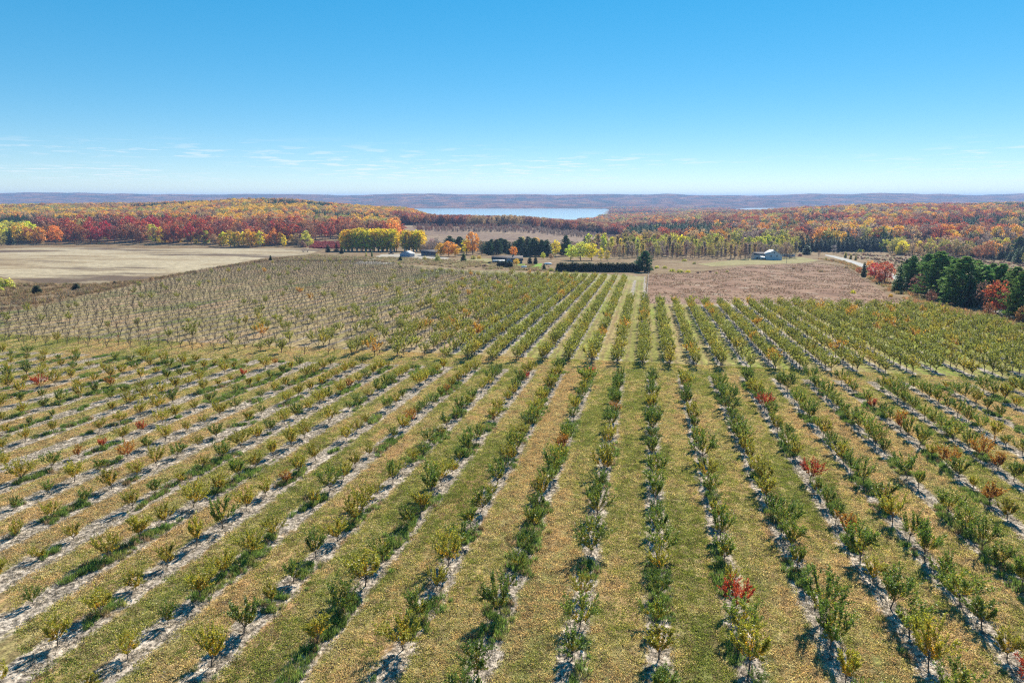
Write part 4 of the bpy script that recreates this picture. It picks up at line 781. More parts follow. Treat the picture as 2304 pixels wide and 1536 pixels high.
# dark spruces beyond the road
i = 0
for rk in range(2):
    px = 1802 + rk * 6; k = 0
    while px < (2000 if rk == 0 else 2130):
        k += 1; tree_at(K_SPRUCE, 'spruce_tree', px, 0, prng.uniform(29, 34), CONIF, 'dark spruce, %s from left in %s rank beyond the road' % (ordi(k), ('front', 'back')[rk]), 'spruce', 'spruces beyond the road', 1.0, 815 + rk * 16 + prng.uniform(-3, 3)); px += prng.uniform(8.5, 11.5)
RIGHT = [(1815, 573, 22, K_CEDAR, PINED, 1.6, 'round dark cedar at the road bend', 'cedar_tree'), (1788, 573, 16, K_BROAD, YEL, 1., 'bright yellow bushy tree behind the trailer', 'broadleaf_tree'), (1776, 570, 14, K_THIN, MAROON, 1.4, 'dull red bush left of the yellow tree', 'bush'), (1800, 577, 8, K_SHRUB, MAROON, 1., 'maroon shrub right of the trailer', 'shrub'), (1842, 578, 16, K_THIN, BROWN, .9, 'small bare tree on the verge', 'broadleaf_tree'), (1876, 572, 22, K_THIN, ((.5, .48, .46), (.45, .4, .38)), .9, 'pale bare tree across the road', 'broadleaf_tree'),
 (1858, 584, 6, K_SHRUB, OLIVE, 1., 'low olive shrub on the near road verge', 'shrub'), (1873, 588, 6, K_SHRUB, BROWN, 1., 'low brown shrub on the near road verge', 'shrub'), (1902, 580, 14, K_CEDAR, OLIVE, .9, 'olive cedar beyond the road, left of three', 'cedar_tree'), (1914, 583, 13, K_CEDAR, OLIVE, .9, 'olive cedar beyond the road, middle of three', 'cedar_tree'), (1925, 585, 12, K_CEDAR, OLIVE, .9, 'olive cedar beyond the road, right of three', 'cedar_tree'), (1935, 569, 10, K_SHRUB, LIME, 1.3, 'round lime bush before the dark spruces', 'bush'),
 (1990, 569, 32, K_BROAD, LIME, .85, 'yellow green tree before the spruces', 'broadleaf_tree'), (2035, 573, 30, K_BROAD, LIME, .8, 'lime tree right of the yellow green one', 'broadleaf_tree'), (2060, 566, 42, K_SPRUCE, CONIF, 1., 'dark spruce behind the lime tree', 'spruce_tree'), (2095, 566, 36, K_BROAD, CRIM, .9, 'crimson tree left of the grey pink one', 'broadleaf_tree'), (2128, 570, 42, K_BROAD, TAN, .9, 'straw coloured tree beside the grey pink one', 'broadleaf_tree'), (2150, 574, 44, K_THIN, PINK, 1.3, 'big grey pink half bare tree', 'broadleaf_tree'), (2185, 570, 28, K_SPRUCE, PINED, 1., 'dark spruce left of the orange tree', 'spruce_tree'), (2228, 580, 40, K_BROAD, ORG, 1.25, 'broad orange tree above the pine row', 'broadleaf_tree'), (2205, 580, 24, K_BROAD, MAROON, 1., 'maroon tree left of the orange one', 'broadleaf_tree'), (2258, 580, 27, K_BROAD, MAROON, 1., 'maroon tree right of the orange one', 'broadleaf_tree'), (2290, 580, 48, K_PINE, PINED, 1., 'dark pine at the right edge behind the orange tree', 'pine_tree'), (2272, 566, 36, K_BROAD, YEL, .9, 'yellow tree near the right edge', 'broadleaf_tree'), (2080, 578, 12, K_SHRUB, TAN, 1.2, 'straw bush under the crimson tree', 'bush'), (2010, 577, 8, K_SHRUB, TAN, 1.2, 'straw bush between the lime trees', 'bush'),
 (1943, 622, 34, K_CEDAR, PINED, .7, 'slim dark cedar at the top of the pine row', 'cedar_tree'), (1932, 617, 17, K_BROAD, RED, .9, 'small red maple at the top of the pine row', 'maple_tree'), (1955, 612, 28, K_BROAD, ORG, .9, 'orange maple over the road verge', 'maple_tree'), (1968, 627, 38, K_BROAD, CRIM, .95, 'scarlet maple, left of two at the row top', 'maple_tree'), (1990, 636, 50, K_BROAD, RED, .95, 'scarlet maple, right of two at the row top', 'maple_tree'), (1978, 638, 20, K_BROAD, ((.5, .07, .03), (.45, .1, .03)), 1.1, 'low scarlet bush under the scarlet maples', 'bush'),
 (2021, 655, 72, K_SPRUCE, PINEG, .85, 'dark spruce, first of the big row from left', 'spruce_tree'), (2048, 652, 80, K_PINE, PINEG, .7, 'big green pine, second of the row from left', 'pine_tree'), (2064, 662, 52, K_BROAD, MAROON, .9, 'dark red maple in front of the big pines', 'maple_tree'), (2105, 668, 108, K_PINE, PINEG, .95, 'tallest big green pine of the row', 'pine_tree'), (2128, 664, 92, K_PINE, PINED, .8, 'dark pine between the two biggest', 'pine_tree'), (2160, 684, 113, K_PINE, PINEG, 1.0, 'broad green pine with light needle sprays', 'pine_tree'), (2190, 676, 96, K_PINE, PINEG, .8, 'green pine behind the broad one', 'pine_tree'), (2224, 672, 84, K_PINE, PINEG, .9, 'round topped green pine near the right', 'pine_tree'),
 (2244, 688, 100, K_PINE, PINEG, .85, 'tall green pine rising behind the coral maples', 'pine_tree'), (2276, 698, 104, K_PINE, PINEG, .8, 'green pine left of the ragged one', 'pine_tree'), (2205, 696, 70, K_THIN, BROWN, .9, 'bare brown tree under the pines', 'broadleaf_tree'), (2036, 648, 66, K_PINE, PINED, .8, 'dark pine close behind the first spruce', 'pine_tree'), (2083, 655, 88, K_PINE, PINEG, .9, 'green pine left of the tallest', 'pine_tree'), (2142, 672, 96, K_PINE, PINEG, .85, 'full green pine left of the broad one', 'pine_tree'), (2176, 690, 84, K_SPRUCE, PINED, 1.0, 'dark spruce low under the broad pine', 'spruce_tree'), (2208, 684, 92, K_PINE, PINEG, .9, 'full green pine left of the coral maple', 'pine_tree'), (2120, 678, 46, K_SPRUCE, PINEG, 1.0, 'young green spruce at the foot of the tallest pine', 'spruce_tree'), (2256, 684, 84, K_PINE, PINED, .85, 'dark pine behind the coral maple', 'pine_tree'), (2312, 716, 96, K_PINE, PINED, .9, 'dark pine half out of the picture at right', 'pine_tree'), (2276, 700, 60, K_THIN, BROWN, 1.1, 'bare brown tree left of the ragged pine', 'broadleaf_tree'), (2095, 680, 30, K_BROAD, MAROON, .9, 'low maroon bush in the pine shade', 'bush'), (2222, 712, 34, K_BROAD, RUST, .9, 'low rusty bush under the coral maple', 'bush'), (2240, 703, 78, K_BROAD, RED, .8, 'coral red maple at the right', 'maple_tree'), (2262, 706, 62, K_BROAD, ((.42, .10, .06), (.36, .12, .07)), .8, 'smaller coral maple beside it', 'maple_tree'), (2290, 716, 112, K_PINE, PINEG, .7, 'ragged pine at the right edge', 'pine_tree'), (2262, 690, 90, K_THIN, TAN, .9, 'tan half bare tree behind the coral maple', 'broadleaf_tree'), (2336, 730, 110, K_PINE, PINEG, .8, 'pine cut by the right edge of the picture', 'pine_tree'), (2298, 728, 44, K_BROAD, RUST, .8, 'rusty bush at the right edge', 'bush')]
for px, py, h, K, c, w, lab, nm in RIGHT: tree_at(K, nm, px, py, h, c, lab, nm.replace('_tree', '').replace('_', ' '), None, w * (1.2 if K in (K_PINE, K_BROAD) else 1))
# yellow scrub and clumps along the head of the fallow field
for k, (px, py, h, w, c, word) in enumerate([(1478, 603, 6, 1.4, LIME, 'yellow'), (1496, 604, 7, 1.4, LIME, 'yellow'), (1512, 611, 7, 1.5, LIME, 'yellow'), (1530, 613, 8, 1.6, LIME, 'yellow'), (1548, 613, 7, 1.5, YEL, 'bright yellow'), (1540, 588, 6, 1.5, LIME, 'olive yellow'), (1562, 594, 6, 1.3, OLIVE, 'olive'), (1570, 615, 6, 1., BROWN, 'brown'), (1598, 613, 6, 1., BROWN, 'brown'), (1612, 616, 5, 1., OLIVE, 'olive'), (1636, 613, 6, 1., OLIVE, 'olive'), (1786, 605, 6, 1.1, TAN, 'straw'), (1803, 608, 5, 1., BROWN, 'brown'), (1848, 612, 7, 1.6, TAN, 'straw'), (1905, 604, 8, 1.2, TAN, 'straw'), (1919, 660, 9, .9, YEL, 'yellow'), (2004, 668, 8, .9, GOLD, 'gold'), (1466, 607, 8, .9, OLIVE, 'olive')]):
    tree_at(K_SHRUB, 'shrub', px, py, h, c, 'low %s shrub, %s from left around the fallow field' % (word, ordi(k + 1)), 'shrub', 'shrubs around the fallow field', w)

# ------------------------------------------------------------------ woods too far to count
def wood(name, label, px0, px1, z0, z1, spacing, pal, conif=.2, sc=(.75, 1.15), avoid=None, seed=1, thin=.25, patch=260):
    r = np.random.default_rng(seed); u0, u1 = px_u(px0), px_u(px1); area = (u1 - u0) * (z1 ** 2 - z0 ** 2) / 2; n = int(area / spacing ** 2)
    Z = np.sqrt(r.uniform(z0 ** 2, z1 ** 2, n)); u = r.uniform(u0, u1, n)
    if avoid is not None: k = ~avoid(CX + 1557 * u, Z); Z, u = Z[k], u[k]; n = len(Z)
    X, Y = from_u(u, Z); G = land(X, Y); k = G > LAKE_Z + 1.5; X, Y, G, Z = X[k], Y[k], G[k], Z[k]; n = len(X)
    cf = fbm(X / patch, Y / patch, 3) + r.normal(0, .04, n); iscon = cf < np.quantile(cf, conif) if conif > 0 else np.zeros(n, bool)
    hue = np.clip(fbm(X / (patch * .5) + 70, Y / (patch * .5), 3) + r.normal(0, .05, n), 0, .999); rank = np.argsort(np.argsort(hue)) / n
    pal_ = np.array([p_[0] for p_ in pal]); pal2 = np.array([p_[1] for p_ in pal]); ii = np.minimum((rank * len(pal)).astype(int), len(pal) - 1)
    mix_ = r.random(n) < .09; ii = np.where(mix_, r.integers(0, len(pal), n), ii)
    t1 = pal_[ii] * r.uniform(.8, 1.2, (n, 1)); t2 = pal2[ii] * r.uniform(.8, 1.2, (n, 1))
    cs = np.array(PINED[0]); t1[iscon] = cs * r.uniform(.7, 1.4, (iscon.sum(), 1)); t2[iscon] = np.array(PINED[1]) * r.uniform(.7, 1.3, (iscon.sum(), 1))
    nb = len(K_BROAD.joined); nt_ = len(K_THIN.joined); idx = np.where(r.random(n) < thin, nb + r.integers(0, nt_, n), r.integers(0, nb, n)); idx = np.where(iscon, nb + nt_ + r.integers(0, 4, n), idx)
    s = r.uniform(*sc, n) * np.where(iscon, 1.2, 1.)
    scatter(name, np.stack([X, Y, G], 1), r.random(n) * 6.28, s, idx, t1, t2, K_BROAD.joined + K_THIN.joined + K_SPRUCE.joined, label, 'wood')
AUT_L = [GOLD, TAN, ORG, RUST, TAN, OLIVE, GOLD]
AUT_R = [RUST, MAROON, RED, TAN, ORG, OLIVE, GREYB]
hillf = lambda px, Z: ((px > 895) & (px < 1410) & (Z < 1280))
wood('hillside_wood', 'golden and rust wood covering the hill at left', -250, 1010, 1040, 2000, 9.5, AUT_L, .24, seed=2, patch=200, avoid=hillf)
wood('left_edge_wood', 'yellow and olive wood at the left edge', -250, 75, 850, 1040, 10, [YEL, LIME, OLIVE, GOLD], .15, seed=3)
wood('lakeside_wood', 'red and purple wood between hill orchard and lake', 880, 1420, 1270, 1700, 9.5, [MAROON, RED, RUST, MAROON, TAN], .06, (.85, 1.25), seed=4, avoid=lambda px, Z: (px < 1000) & (Z > 1480))
wood('valley_wood', 'mixed autumn wood sloping to the lake at centre', 1300, 1800, 800, 3300, 12.5, [TAN, RUST, MAROON, RED, TAN, ORG, OLIVE, GREYB], .34, (.95, 1.5), seed=5, thin=.25, patch=170, avoid=lambda px, Z: hillf(px, Z) | (px < 1400) & (Z < 1690) | (px < 1660) & (Z < 820))
wood('right_wood', 'red and orange autumn wood with dark conifers at right', 1800, 2560, 845, 2700, 13.5, [RED, RUST, MAROON, ORG, TAN, GOLD, OLIVE, GREYB], .3, (1.05, 1.6), seed=6, thin=.2, patch=170)
wood('roadside_wood', 'mixed trees and thicket beyond the road at right', 2000, 2600, 560, 845, 10.5, [OLIVE, TAN, MAROON, YEL, GREYB, RUST], .3, (.5, 1.0), seed=12, thin=.35, patch=60, avoid=lambda px, Z: (Z < np.interp(px, [2000, 2050, 2200, 2330], [755, 725, 690, 560])))
wood('far_shore_wood', 'pale mixed wood beyond the lake end', 1370, 2500, 3000, 6300, 20, AUT_R, .3, (.8, 1.25), seed=7, patch=500, avoid=lambda px, Z: (px < 1800) & (Z < 3300) | (px > 1640) & (px < 1740) & (Z > 4200))
wood('hill_orchard_rows', 'bare purple grey orchard on the brown hill', 930, 1390, 1120, 1262, 7.5, [GREYB, GREYB, MAROON], 0, (.26, .4), seed=8, thin=.9)
wood('orchard_thicket', 'dark bare thicket behind the farm trees', 945, 1345, 715, 860, 6.5, [GREYB, BROWN, GREYB], 0, (.35, .55), seed=9, thin=.95)
r_ = np.random.default_rng(77); Zr = r_.uniform(812, 900, 420); ur = r_.uniform(px_u(695), px_u(768), 420); Xr, Yr = from_u(ur, Zr)
scatter('red_bushes', np.stack([Xr, Yr, land(Xr, Yr)], 1), r_.random(420) * 6.28, r_.uniform(.9, 1.7, 420), r_.integers(0, 5, 420), np.array([.40, .05, .04]) * r_.uniform(.7, 1.2, (420, 1)), np.array([.3, .07, .06]) * r_.uniform(.7, 1.2, (420, 1)), K_SHRUB.joined, 'low red bushes left of the yellow grove', 'bushes')

# ------------------------------------------------------------------ buildings
M_SIDING = plain('pale_siding', (.50, .54, .60), .6, .08, 1.2); M_BLUE = plain('blue_siding', (.22, .29, .40), .6, .1, 1.2); M_DARKW = plain('slate_siding', (.14, .17, .24), .6, .1, 1.2)
M_ROOFL = plain('light_roof', (.46, .47, .48), .55, .12, .8); M_ROOFD = plain('dark_shingles', (.06, .06, .075), .85, .3, 1.5); M_ROOFB = plain('brown_shingles', (.09, .075, .075), .85, .3, 1.5)
M_TRIM = plain('white_trim', (.75, .75, .74), .5, .05, 2); M_STEEL = plain('white_tank_paint', (.7, .7, .7), .35, .06, 2); M_DARK = plain('dark_paint', (.03, .03, .035), .4, .1, 2); M_TYRE = plain('tyre_rubber', (.02, .02, .02), .9, .1, 2); M_POST = plain('weathered_post', (.17, .14, .115), .9, .3, 4); M_WIRE = plain('wire', (.28, .27, .26), .5, .1, 4, .6); M_BLUEP = plain('blue_stripe_paint', (.05, .12, .36), .4, .1, 2); M_BOARD = plain('grey_boards', (.2, .17, .15), .9, .3, 3); M_TARP = plain('white_tarp', (.72, .73, .75), .6, .08, 2)
m, nt = mat('window_glass'); T = NT(nt); T.out(T.principled((.02, .03, .045), .06, None, 0, .6)); M_GLASS = m
def part(name, parent, m, fn, sm=False):
    b = MB(); fn(b); return link(name, b.mesh(name, [m], sm), parent)
def prism(b, x0, x1, y0, y1, ze, zr, axis):
    """Gabled wall body."""
    if axis == 'y':
        xm = (x0 + x1) / 2; v = [(x0, y0, -.6), (x1, y0, -.6), (x1, y0, ze), (xm, y0, zr), (x0, y0, ze), (x0, y1, -.6), (x1, y1, -.6), (x1, y1, ze), (xm, y1, zr), (x0, y1, ze)]
    else:
        ym = (y0 + y1) / 2; v = [(x0, y1, -.6), (x0, y0, -.6), (x0, y0, ze), (x0, ym, zr), (x0, y1, ze), (x1, y1, -.6), (x1, y0, -.6), (x1, y0, ze), (x1, ym, zr), (x1, y1, ze)]
    b.add(v, [(0, 1, 2, 3, 4)]); b.n -= 0
    b.add(v, [(9, 8, 7, 6, 5)]); b.add(v, [(0, 5, 6, 1), (1, 6, 7, 2), (0, 4, 9, 5)])
def slab(b, A, B, C, D, t=.18):
    A, B, C, D = map(np.array, (A, B, C, D)); nr = np.cross(B - A, D - A); nr = nr / np.linalg.norm(nr) * t
    b.add([A, B, C, D, A + nr, B + nr, C + nr, D + nr], [(3, 2, 1, 0), (4, 5, 6, 7), (0, 1, 5, 4), (1, 2, 6, 5), (2, 3, 7, 6), (3, 0, 4, 7)])
def roof(parent, x0, x1, y0, y1, ze, zr, axis, m, ov=.5):
    if axis == 'y':
        xm = (x0 + x1) / 2; k = (zr - ze) / (xm - x0); lo = ze - k * ov
        part('roof', parent, m, lambda b: slab(b, (xm, y0 - ov, zr + .02), (xm, y1 + ov, zr + .02), (x0 - ov, y1 + ov, lo + .02), (x0 - ov, y0 - ov, lo + .02)))
        return part('roof', parent, m, lambda b: slab(b, (xm, y1 + ov, zr + .02), (xm, y0 - ov, zr + .02), (x1 + ov, y0 - ov, lo + .02), (x1 + ov, y1 + ov, lo + .02)))
    ym = (y0 + y1) / 2; k = (zr - ze) / (ym - y0); lo = ze - k * ov
    part('roof', parent, m, lambda b: slab(b, (x1 + ov, ym, zr + .02), (x0 - ov, ym, zr + .02), (x0 - ov, y0 - ov, lo + .02), (x1 + ov, y0 - ov, lo + .02)))
    return part('roof', parent, m, lambda b: slab(b, (x0 - ov, ym, zr + .02), (x1 + ov, ym, zr + .02), (x1 + ov, y1 + ov, lo + .02), (x0 - ov, y1 + ov, lo + .02)))
def win(parent, x, y, z, w, h, side='f'):
    """Window with frame and pane on the front (f, facing -y) or left (l, facing -x) wall."""
    if side == 'f':
        f = part('window', parent, M_TRIM, lambda b: (b.box((x - w / 2 - .12, y - .08, z - .12), (x + w / 2 + .12, y - .01, z + h + .12)))); part('pane', f, M_GLASS, lambda b: (b.box((x - w / 2, y - .1, z), (x - .04, y - .082, z + h)), b.box((x + .04, y - .1, z), (x + w / 2, y - .082, z + h))))
    else:
        f = part('window', parent, M_TRIM, lambda b: (b.box((x - .08, y - w / 2 - .12, z - .12), (x - .01, y + w / 2 + .12, z + h + .12)))); part('pane', f, M_GLASS, lambda b: (b.box((x - .1, y - w / 2, z), (x - .082, y - .04, z + h)), b.box((x - .1, y + .04, z), (x - .082, y + w / 2, z + h))))
def door(parent, x, y, w, h, m=M_TRIM):
    d = part('door', parent, m, lambda b: b.box((x - w / 2, y - .09, 0), (x + w / 2, y - .01, h))); part('handle', d, M_DARK, lambda b: b.box((x + w * .36, y - .15, 1.0), (x + w * .42, y - .095, 1.15)))
face = lambda px: -(-YAW + math.atan((px - CX) / 1557.0))
# white house by the fallow field
P = at(1741, 585); h = empty('house', P, face(1741) + R(20)); tag(h, 'pale gabled house with a left wing beyond the fallow field', 'house')
part('wall', h, M_SIDING, lambda b: prism(b, -7.2, 7.2, 0, 11, 4.3, 8.6, 'y')); roof(h, -7.2, 7.2, 0, 11, 4.3, 8.6, 'y', M_ROOFL, .6)
part('wall', h, M_SIDING, lambda b: prism(b, -16.5, -7.25, 3, 11.5, 4.4, 6.4, 'x')); roof(h, -16.5, -7.9, 3, 11.5, 4.4, 6.4, 'x', M_ROOFD, .5)
part('fascia', h, M_TRIM, lambda b: b.box((-17.0, 2.3, 3.95), (-7.9, 2.42, 4.25)))
part('porch_roof', h, M_TRIM, lambda b: slab(b, (-7.3, .6, 2.9), (-12.4, .6, 3.3), (-12.4, -2.6, 2.3), (-7.3, -2.6, 1.9), .15))
for xx in (-12.2, -7.6): part('porch_post', h, M_TRIM, lambda b, xx=xx: b.box((xx - .08, -2.4, 0), (xx + .08, -2.24, 2.0)))
win(h, -2.6, 0, 3.0, 1.2, 1.5); win(h, 2.6, 0, 3.0, 1.0, 1.4); win(h, 0, 0, 5.9, 1.0, 1.1); win(h, -14, 3, 1.1, 1.4, 1.3); win(h, -7.2, 2.0, 2.0, 1.1, 1.2, 'l'); door(h, -10.6, 3, 1.0, 2.1)
part('chimney', h, M_BOARD, lambda b: b.box((1.6, 7, 6.5), (2.4, 7.8, 9.6)))
# blue garage
P = at(911, 578.5); h = empty('garage', P, face(911) - R(27)); tag(h, 'blue sided garage with pale metal roof in the farmyard', 'garage')
part('wall', h, M_BLUE, lambda b: prism(b, -5, 5, 0, 9.5, 2.9, 5.0, 'y')); roof(h, -5, 5, 0, 9.5, 2.9, 5.0, 'y', M_ROOFL, .45)
for xx in (-2.6, 0, 2.6): win(h, xx, 0, 1.2, .9, .9)
# dark roofed house
P = at(967, 576); h = empty('house', P, face(967) + R(4)); tag(h, 'dark blue low house right of the blue garage', 'house')
part('wall', h, M_DARKW, lambda b: prism(b, -7.5, 7.5, 0, 9, 2.7, 5.4, 'x')); roof(h, -7.5, 7.5, 0, 9, 2.7, 5.4, 'x', M_ROOFD, .6)
for xx in (-5, -1.8, 4.8): win(h, xx, 0, 1.0, 1.4, 1.2)
door(h, 1.6, 0, 1.0, 2.1, M_BOARD)
# ranch house
P = at(1142, 593); h = empty('house', P, face(1142) + R(3)); tag(h, 'long brown roofed ranch house behind dark cedars', 'house')
part('wall', h, M_BLUE, lambda b: prism(b, -11.5, 11.5, 0, 9, 2.8, 5.6, 'x')); roof(h, -11.5, 11.5, 0, 9, 2.8, 5.6, 'x', M_ROOFB, .7)
part('porch_roof', h, M_TRIM, lambda b: slab(b, (-2.2, -.6, 2.75), (-11.6, -.6, 2.75), (-11.6, -3.2, 2.35), (-2.2, -3.2, 2.35), .14))
for xx in (-11.4, -7, -2.5): part('porch_post', h, M_TRIM, lambda b, xx=xx: b.box((xx - .08, -3.0, 0), (xx + .08, -2.84, 2.36)))
part('wall', h, M_BLUE, lambda b: prism(b, -1.6, 3.6, -1.4, 2.2, 2.8, 4.5, 'y')); roof(h, -1.6, 3.6, -1.4, 2.2, 2.8, 4.5, 'y', M_ROOFB, .35)
win(h, 1, -1.4, 1.0, 1.6, 1.6); win(h, 6.2, 0, 1.0, 1.4, 1.2); win(h, 9.3, 0, 1.0, 1.0, 1.2); win(h, -9, 0, 1.0, 1.4, 1.2); door(h, -5, 0, 1.0, 2.1)
part('chimney', h, M_BOARD, lambda b: b.box((4.6, 5, 3.5), (5.5, 5.9, 6.7)))
# travel trailer
def wheel(parent, x, y, rad, wdt):
    def disc(b, r0, y0, y1):
        n = 14; t = np.arange(n) * 2 * np.pi / n; v = [(x + math.cos(a) * r0, yy, rad + math.sin(a) * r0) for yy in (y0, y1) for a in t]
        b.add(v, [[k, (k + 1) % n, n + (k + 1) % n, n + k] for k in range(n)]); b.add(v, [list(range(n))]); b.add(v, [list(range(2 * n - 1, n - 1, -1))])
    w = part('wheel', parent, M_TYRE, lambda b: disc(b, rad, y, y + wdt)); part('rim', w, M_WIRE, lambda b: disc(b, rad * .55, y - .02, y + wdt + .02)); return w
P = at(1774, 578.5); h = empty('travel_trailer', P, face(1774) + R(6)); tag(h, 'white travel trailer with a blue stripe right of the pale house', 'trailer')
def shell(b):
    pr = [(-5.6, .6), (5.2, .6), (5.9, 1.3), (5.7, 2.5), (5.2, 3.1), (-5.1, 3.1), (-5.6, 2.6)]; n = len(pr)
    v = [(x, y, z) for y in (-1.25, 1.25) for x, z in pr]; b.add(v, [list(range(n))]); b.add(v, [list(range(2 * n - 1, n - 1, -1))]); b.add(v, [[n + k, n + (k + 1) % n, (k + 1) % n, k] for k in range(n)])
part('body', h, M_STEEL, shell); part('stripe', h, M_BLUEP, lambda b: b.box((-5.5, -1.29, 1.0), (5.4, -1.253, 1.45)))
for xx in (-3.8, -1.0, 3.6): part('window', h, M_GLASS, lambda b, xx=xx: b.box((xx - .6, -1.28, 1.75), (xx + .6, -1.253, 2.45)))
part('door', h, M_TRIM, lambda b: b.box((1.2, -1.30, .75), (1.95, -1.26, 2.7)))
for xx in (-.6, .5): wheel(h, xx, -1.2, .38, .25); wheel(h, xx, .95, .38, .25)
part('hitch', h, M_DARK, lambda b: b.tube([(5.5, 0, .7), (7.0, 0, .55)], [.08, .06], 5))
# dark parked pickup
P = at(880, 572); h = empty('pickup_truck', P, face(880) + R(8)); tag(h, 'dark pickup truck parked left of the blue garage', 'truck')
def bodyp(b):
    pr = [(-2.8, .45), (2.7, .45), (2.8, .9), (2.6, 1.15), (1.5, 1.22), (.8, 1.85), (-.7, 1.9), (-.95, 1.2), (-2.8, 1.2)]; n = len(pr)
    v = [(x, y * (1 if z < 1.3 else .82), z) for y in (-.95, .95) for x, z in pr]; b.add(v, [list(range(n))]); b.add(v, [list(range(2 * n - 1, n - 1, -1))]); b.add(v, [[n + k, n + (k + 1) % n, (k + 1) % n, k] for k in range(n)])
part('body', h, M_DARK, bodyp)
for x0, x1 in ((-.6, .05), (.15, .85)): part('window', h, M_GLASS, lambda b, x0=x0, x1=x1: b.add([(x0, -.962, 1.25), (x1 + .25, -.962, 1.25), (x1, -.82, 1.78), (x0, -.82, 1.78)], [(0, 1, 2, 3)]))
for xx in (-1.8, 1.8): wheel(h, xx, -.98, .4, .26); wheel(h, xx, .72, .4, .26)
for yy in (-.7, .7): part('headlight', h, M_TRIM, lambda b, yy=yy: b.box((2.72, yy - .15, .8), (2.82, yy + .15, 1.0)))
# propane tank
P = at(1179, 604); h = empty('propane_tank', P, face(1179) + R(12)); tag(h, 'white rounded propane tank at the edge of the bright lawn', 'tank')
def capsule(b):
    xs = np.concatenate([-1.3 - .75 * np.sin(np.linspace(math.pi / 2, 0, 7)), 1.3 + .75 * np.sin(np.linspace(0, math.pi / 2, 7))]); rr = np.concatenate([np.cos(np.linspace(math.pi / 2, 0, 7)), np.cos(np.linspace(0, math.pi / 2, 7))]) * .75 + .001
    b.tube([(x, 0, 1.05) for x in xs], rr, 18)
part('shell', h, M_STEEL, capsule, True)
for xx in (-1, 1): part('leg', h, M_BOARD, lambda b, xx=xx: b.box((xx - .12, -.5, -.1), (xx + .12, .5, .5)))
part('valve_cap', h, M_STEEL, lambda b: b.tube([(0, 0, 1.75), (0, 0, 2.0)], [.22, .2], 10))
# tarp covered boat on a trailer
P = at(1233, 596); h = empty('covered_boat', P, face(1233) - R(15)); tag(h, 'white tarp covered boat on a trailer left of the hedge', 'boat')
def tarp(b):
    V = []
    for x, w, z in ((-2.8, .9, 1.3), (-1.5, 1.15, 1.75), (.5, 1.1, 1.9), (2.2, .7, 1.55), (3.1, .1, 1.25)):
        V += [(x, -w, .75), (x, -w * .8, z * .8), (x, 0, z), (x, w * .8, z * .8), (x, w, .75)]
    b.add(V, [[i * 5 + k, i * 5 + k + 1, i * 5 + k + 6, i * 5 + k + 5] for i in range(4) for k in range(4)]); b.add(V, [[4, 3, 2, 1, 0]])
part('tarp', h, M_TARP, tarp); part('hull', h, M_STEEL, lambda b: b.box((-2.7, -.8, .5), (2.2, .8, .9))); part('trailer_frame', h, M_DARK, lambda b: b.box((-2.5, -.5, .38), (3.9, .5, .49)))
wheel(h, -.8, -1.15, .3, .2); wheel(h, -.8, .95, .3, .2)
# farm wagon
P = at(687, 567); h = empty('farm_wagon', P, face(687) + R(5)); tag(h, 'dark flat farm wagon with end racks below the hay field trees', 'wagon')
part('deck', h, M_BOARD, lambda b: b.box((-3.4, -1.2, 1.0), (3.4, 1.2, 1.15)))
for xx in (-3.3, 3.3):
    for zz_ in (1.5, 1.95, 2.4): part('rack_board', h, M_BOARD, lambda b, xx=xx, zz_=zz_: b.box((xx - .05, -1.15, zz_), (xx + .05, 1.15, zz_ + .2)))
    for yy in (-1.1, 1.1): part('rack_post', h, M_BOARD, lambda b, xx=xx, yy=yy: b.box((xx - .07, yy - .05, 1.151), (xx + .049, yy + .05, 2.75)))
part('canopy', h, M_DARK, lambda b: slab(b, (-3.6, -1.4, 2.8), (3.6, -1.4, 2.8), (3.6, 1.4, 2.9), (-3.6, 1.4, 2.9), .08))
for xx in (-2.2, 2.2): wheel(h, xx, -1.15, .45, .22); wheel(h, xx, .93, .45, .22)
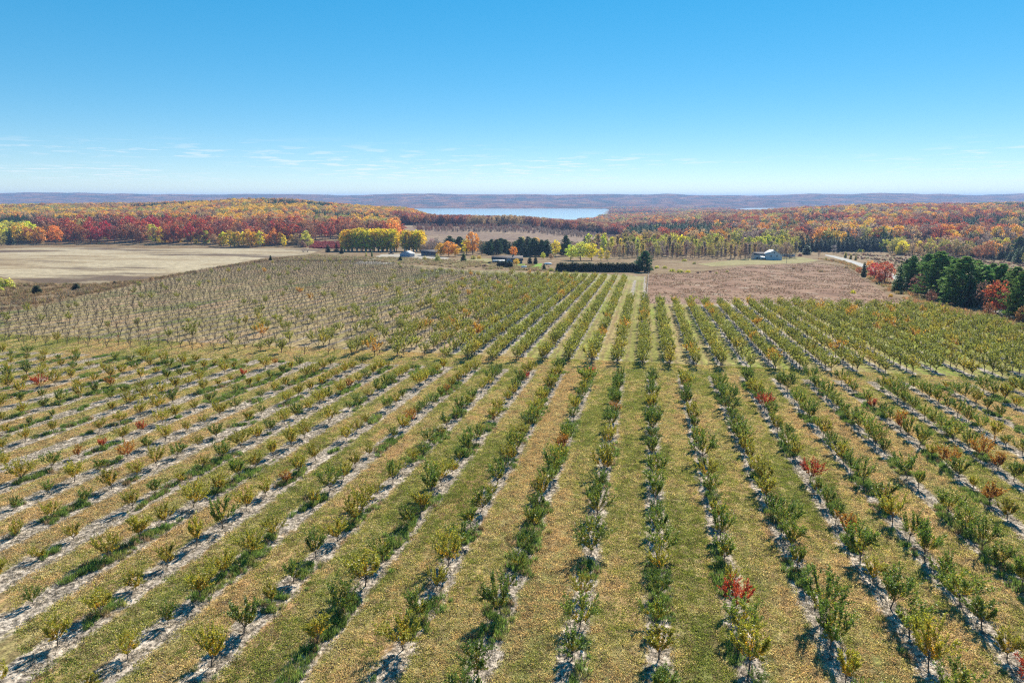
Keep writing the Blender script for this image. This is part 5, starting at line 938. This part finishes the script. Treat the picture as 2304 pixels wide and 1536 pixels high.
# deer fence round the fallow field
def fence(label, A, B, sp_):
    A = np.array(A[:2]); B = np.array(B[:2]); L = np.linalg.norm(B - A); n = int(L / sp_); f = empty('wire_fence', (A[0], A[1], -SLOPE * A[1])); tag(f, label, 'fence'); d = (B - A) / L; O = np.array([A[0], A[1], -SLOPE * A[1]])
    b = MB(); b.tube([(0, 0, -.2), (0, 0, 2.45)], [.085, .075], 6); me = b.mesh('post', [M_POST])
    for k in range(n + 1):
        p = A + d * min(k * sp_, L); o = link('post', me, f); o.location = np.array([p[0], p[1], -SLOPE * p[1]]) - O
        o.rotation_euler = (prng.uniform(-.03, .03), prng.uniform(-.03, .03), 0); o.scale = (1, 1, prng.uniform(.92, 1.06))
    for z in (.3, .65, 1.0, 1.4, 1.8, 2.2):
        q = [np.array([*(A + d * L * t), -SLOPE * (A + d * L * t)[1] + z - .05 * (k % 2)]) - O + np.array([.09, 0, 0]) for k, t in enumerate(np.linspace(0, 1, n * 2 + 1))]
        part('wire', f, M_WIRE, lambda b, q=q: b.tube(q, .012, 3))
fence('long wire fence of brown posts between old orchard and fallow field', at(1454, 684), at(2075, 695), 5.6)
fence('wire fence running away beside the mown headland', at(1453.5, 681), at(1459, 618), 5.6)
fence('thin wire fence along the brush at the left edge', at(-40, 704), at(215, 655), 7.5)
def pole(px, py, Hm, label, arm=True):
    h = empty('utility_pole', at(px, py)); tag(h, label, 'pole'); part('shaft', h, M_POST, lambda b: b.tube([(0, 0, -.5), (0, 0, Hm)], [.16, .11], 7))
    if arm:
        part('crossarm', h, M_POST, lambda b: b.box((-1.1, -.06, Hm - .8), (1.1, .06, Hm - .65)))
        for xx in (-1, 0, 1): part('insulator', h, M_TRIM, lambda b, xx=xx: b.tube([(xx, 0, Hm - .65), (xx, 0, Hm - .42)], [.06, .05], 6))
pole(1460, 616, 6.5, 'tall grey post at the top end of the headland fence', False)
pole(1881, 573, 11, 'utility pole beyond the road left of the olive cedars')
pole(1769.5, 592, 6, 'thin pole on the lawn before the travel trailer', False)

# ------------------------------------------------------------------ autumn haze
m, nt = mat('haze_air'); v = nt.nodes.new('ShaderNodeVolumePrincipled'); v.inputs['Color'].default_value = (.36, .56, .96, 1); v.inputs['Density'].default_value = 8.5e-5; v.inputs['Anisotropy'].default_value = .1
nt.links.new(v.outputs[0], nt.nodes.new('ShaderNodeOutputMaterial').inputs['Volume'])
b = MB(); b.box((-23000, -7000, -90), (23000, 22000, 100)); o = link('haze', b.mesh('haze', [m])); tag(o, 'thin bluish autumn haze over the whole country', 'haze', kind='stuff')
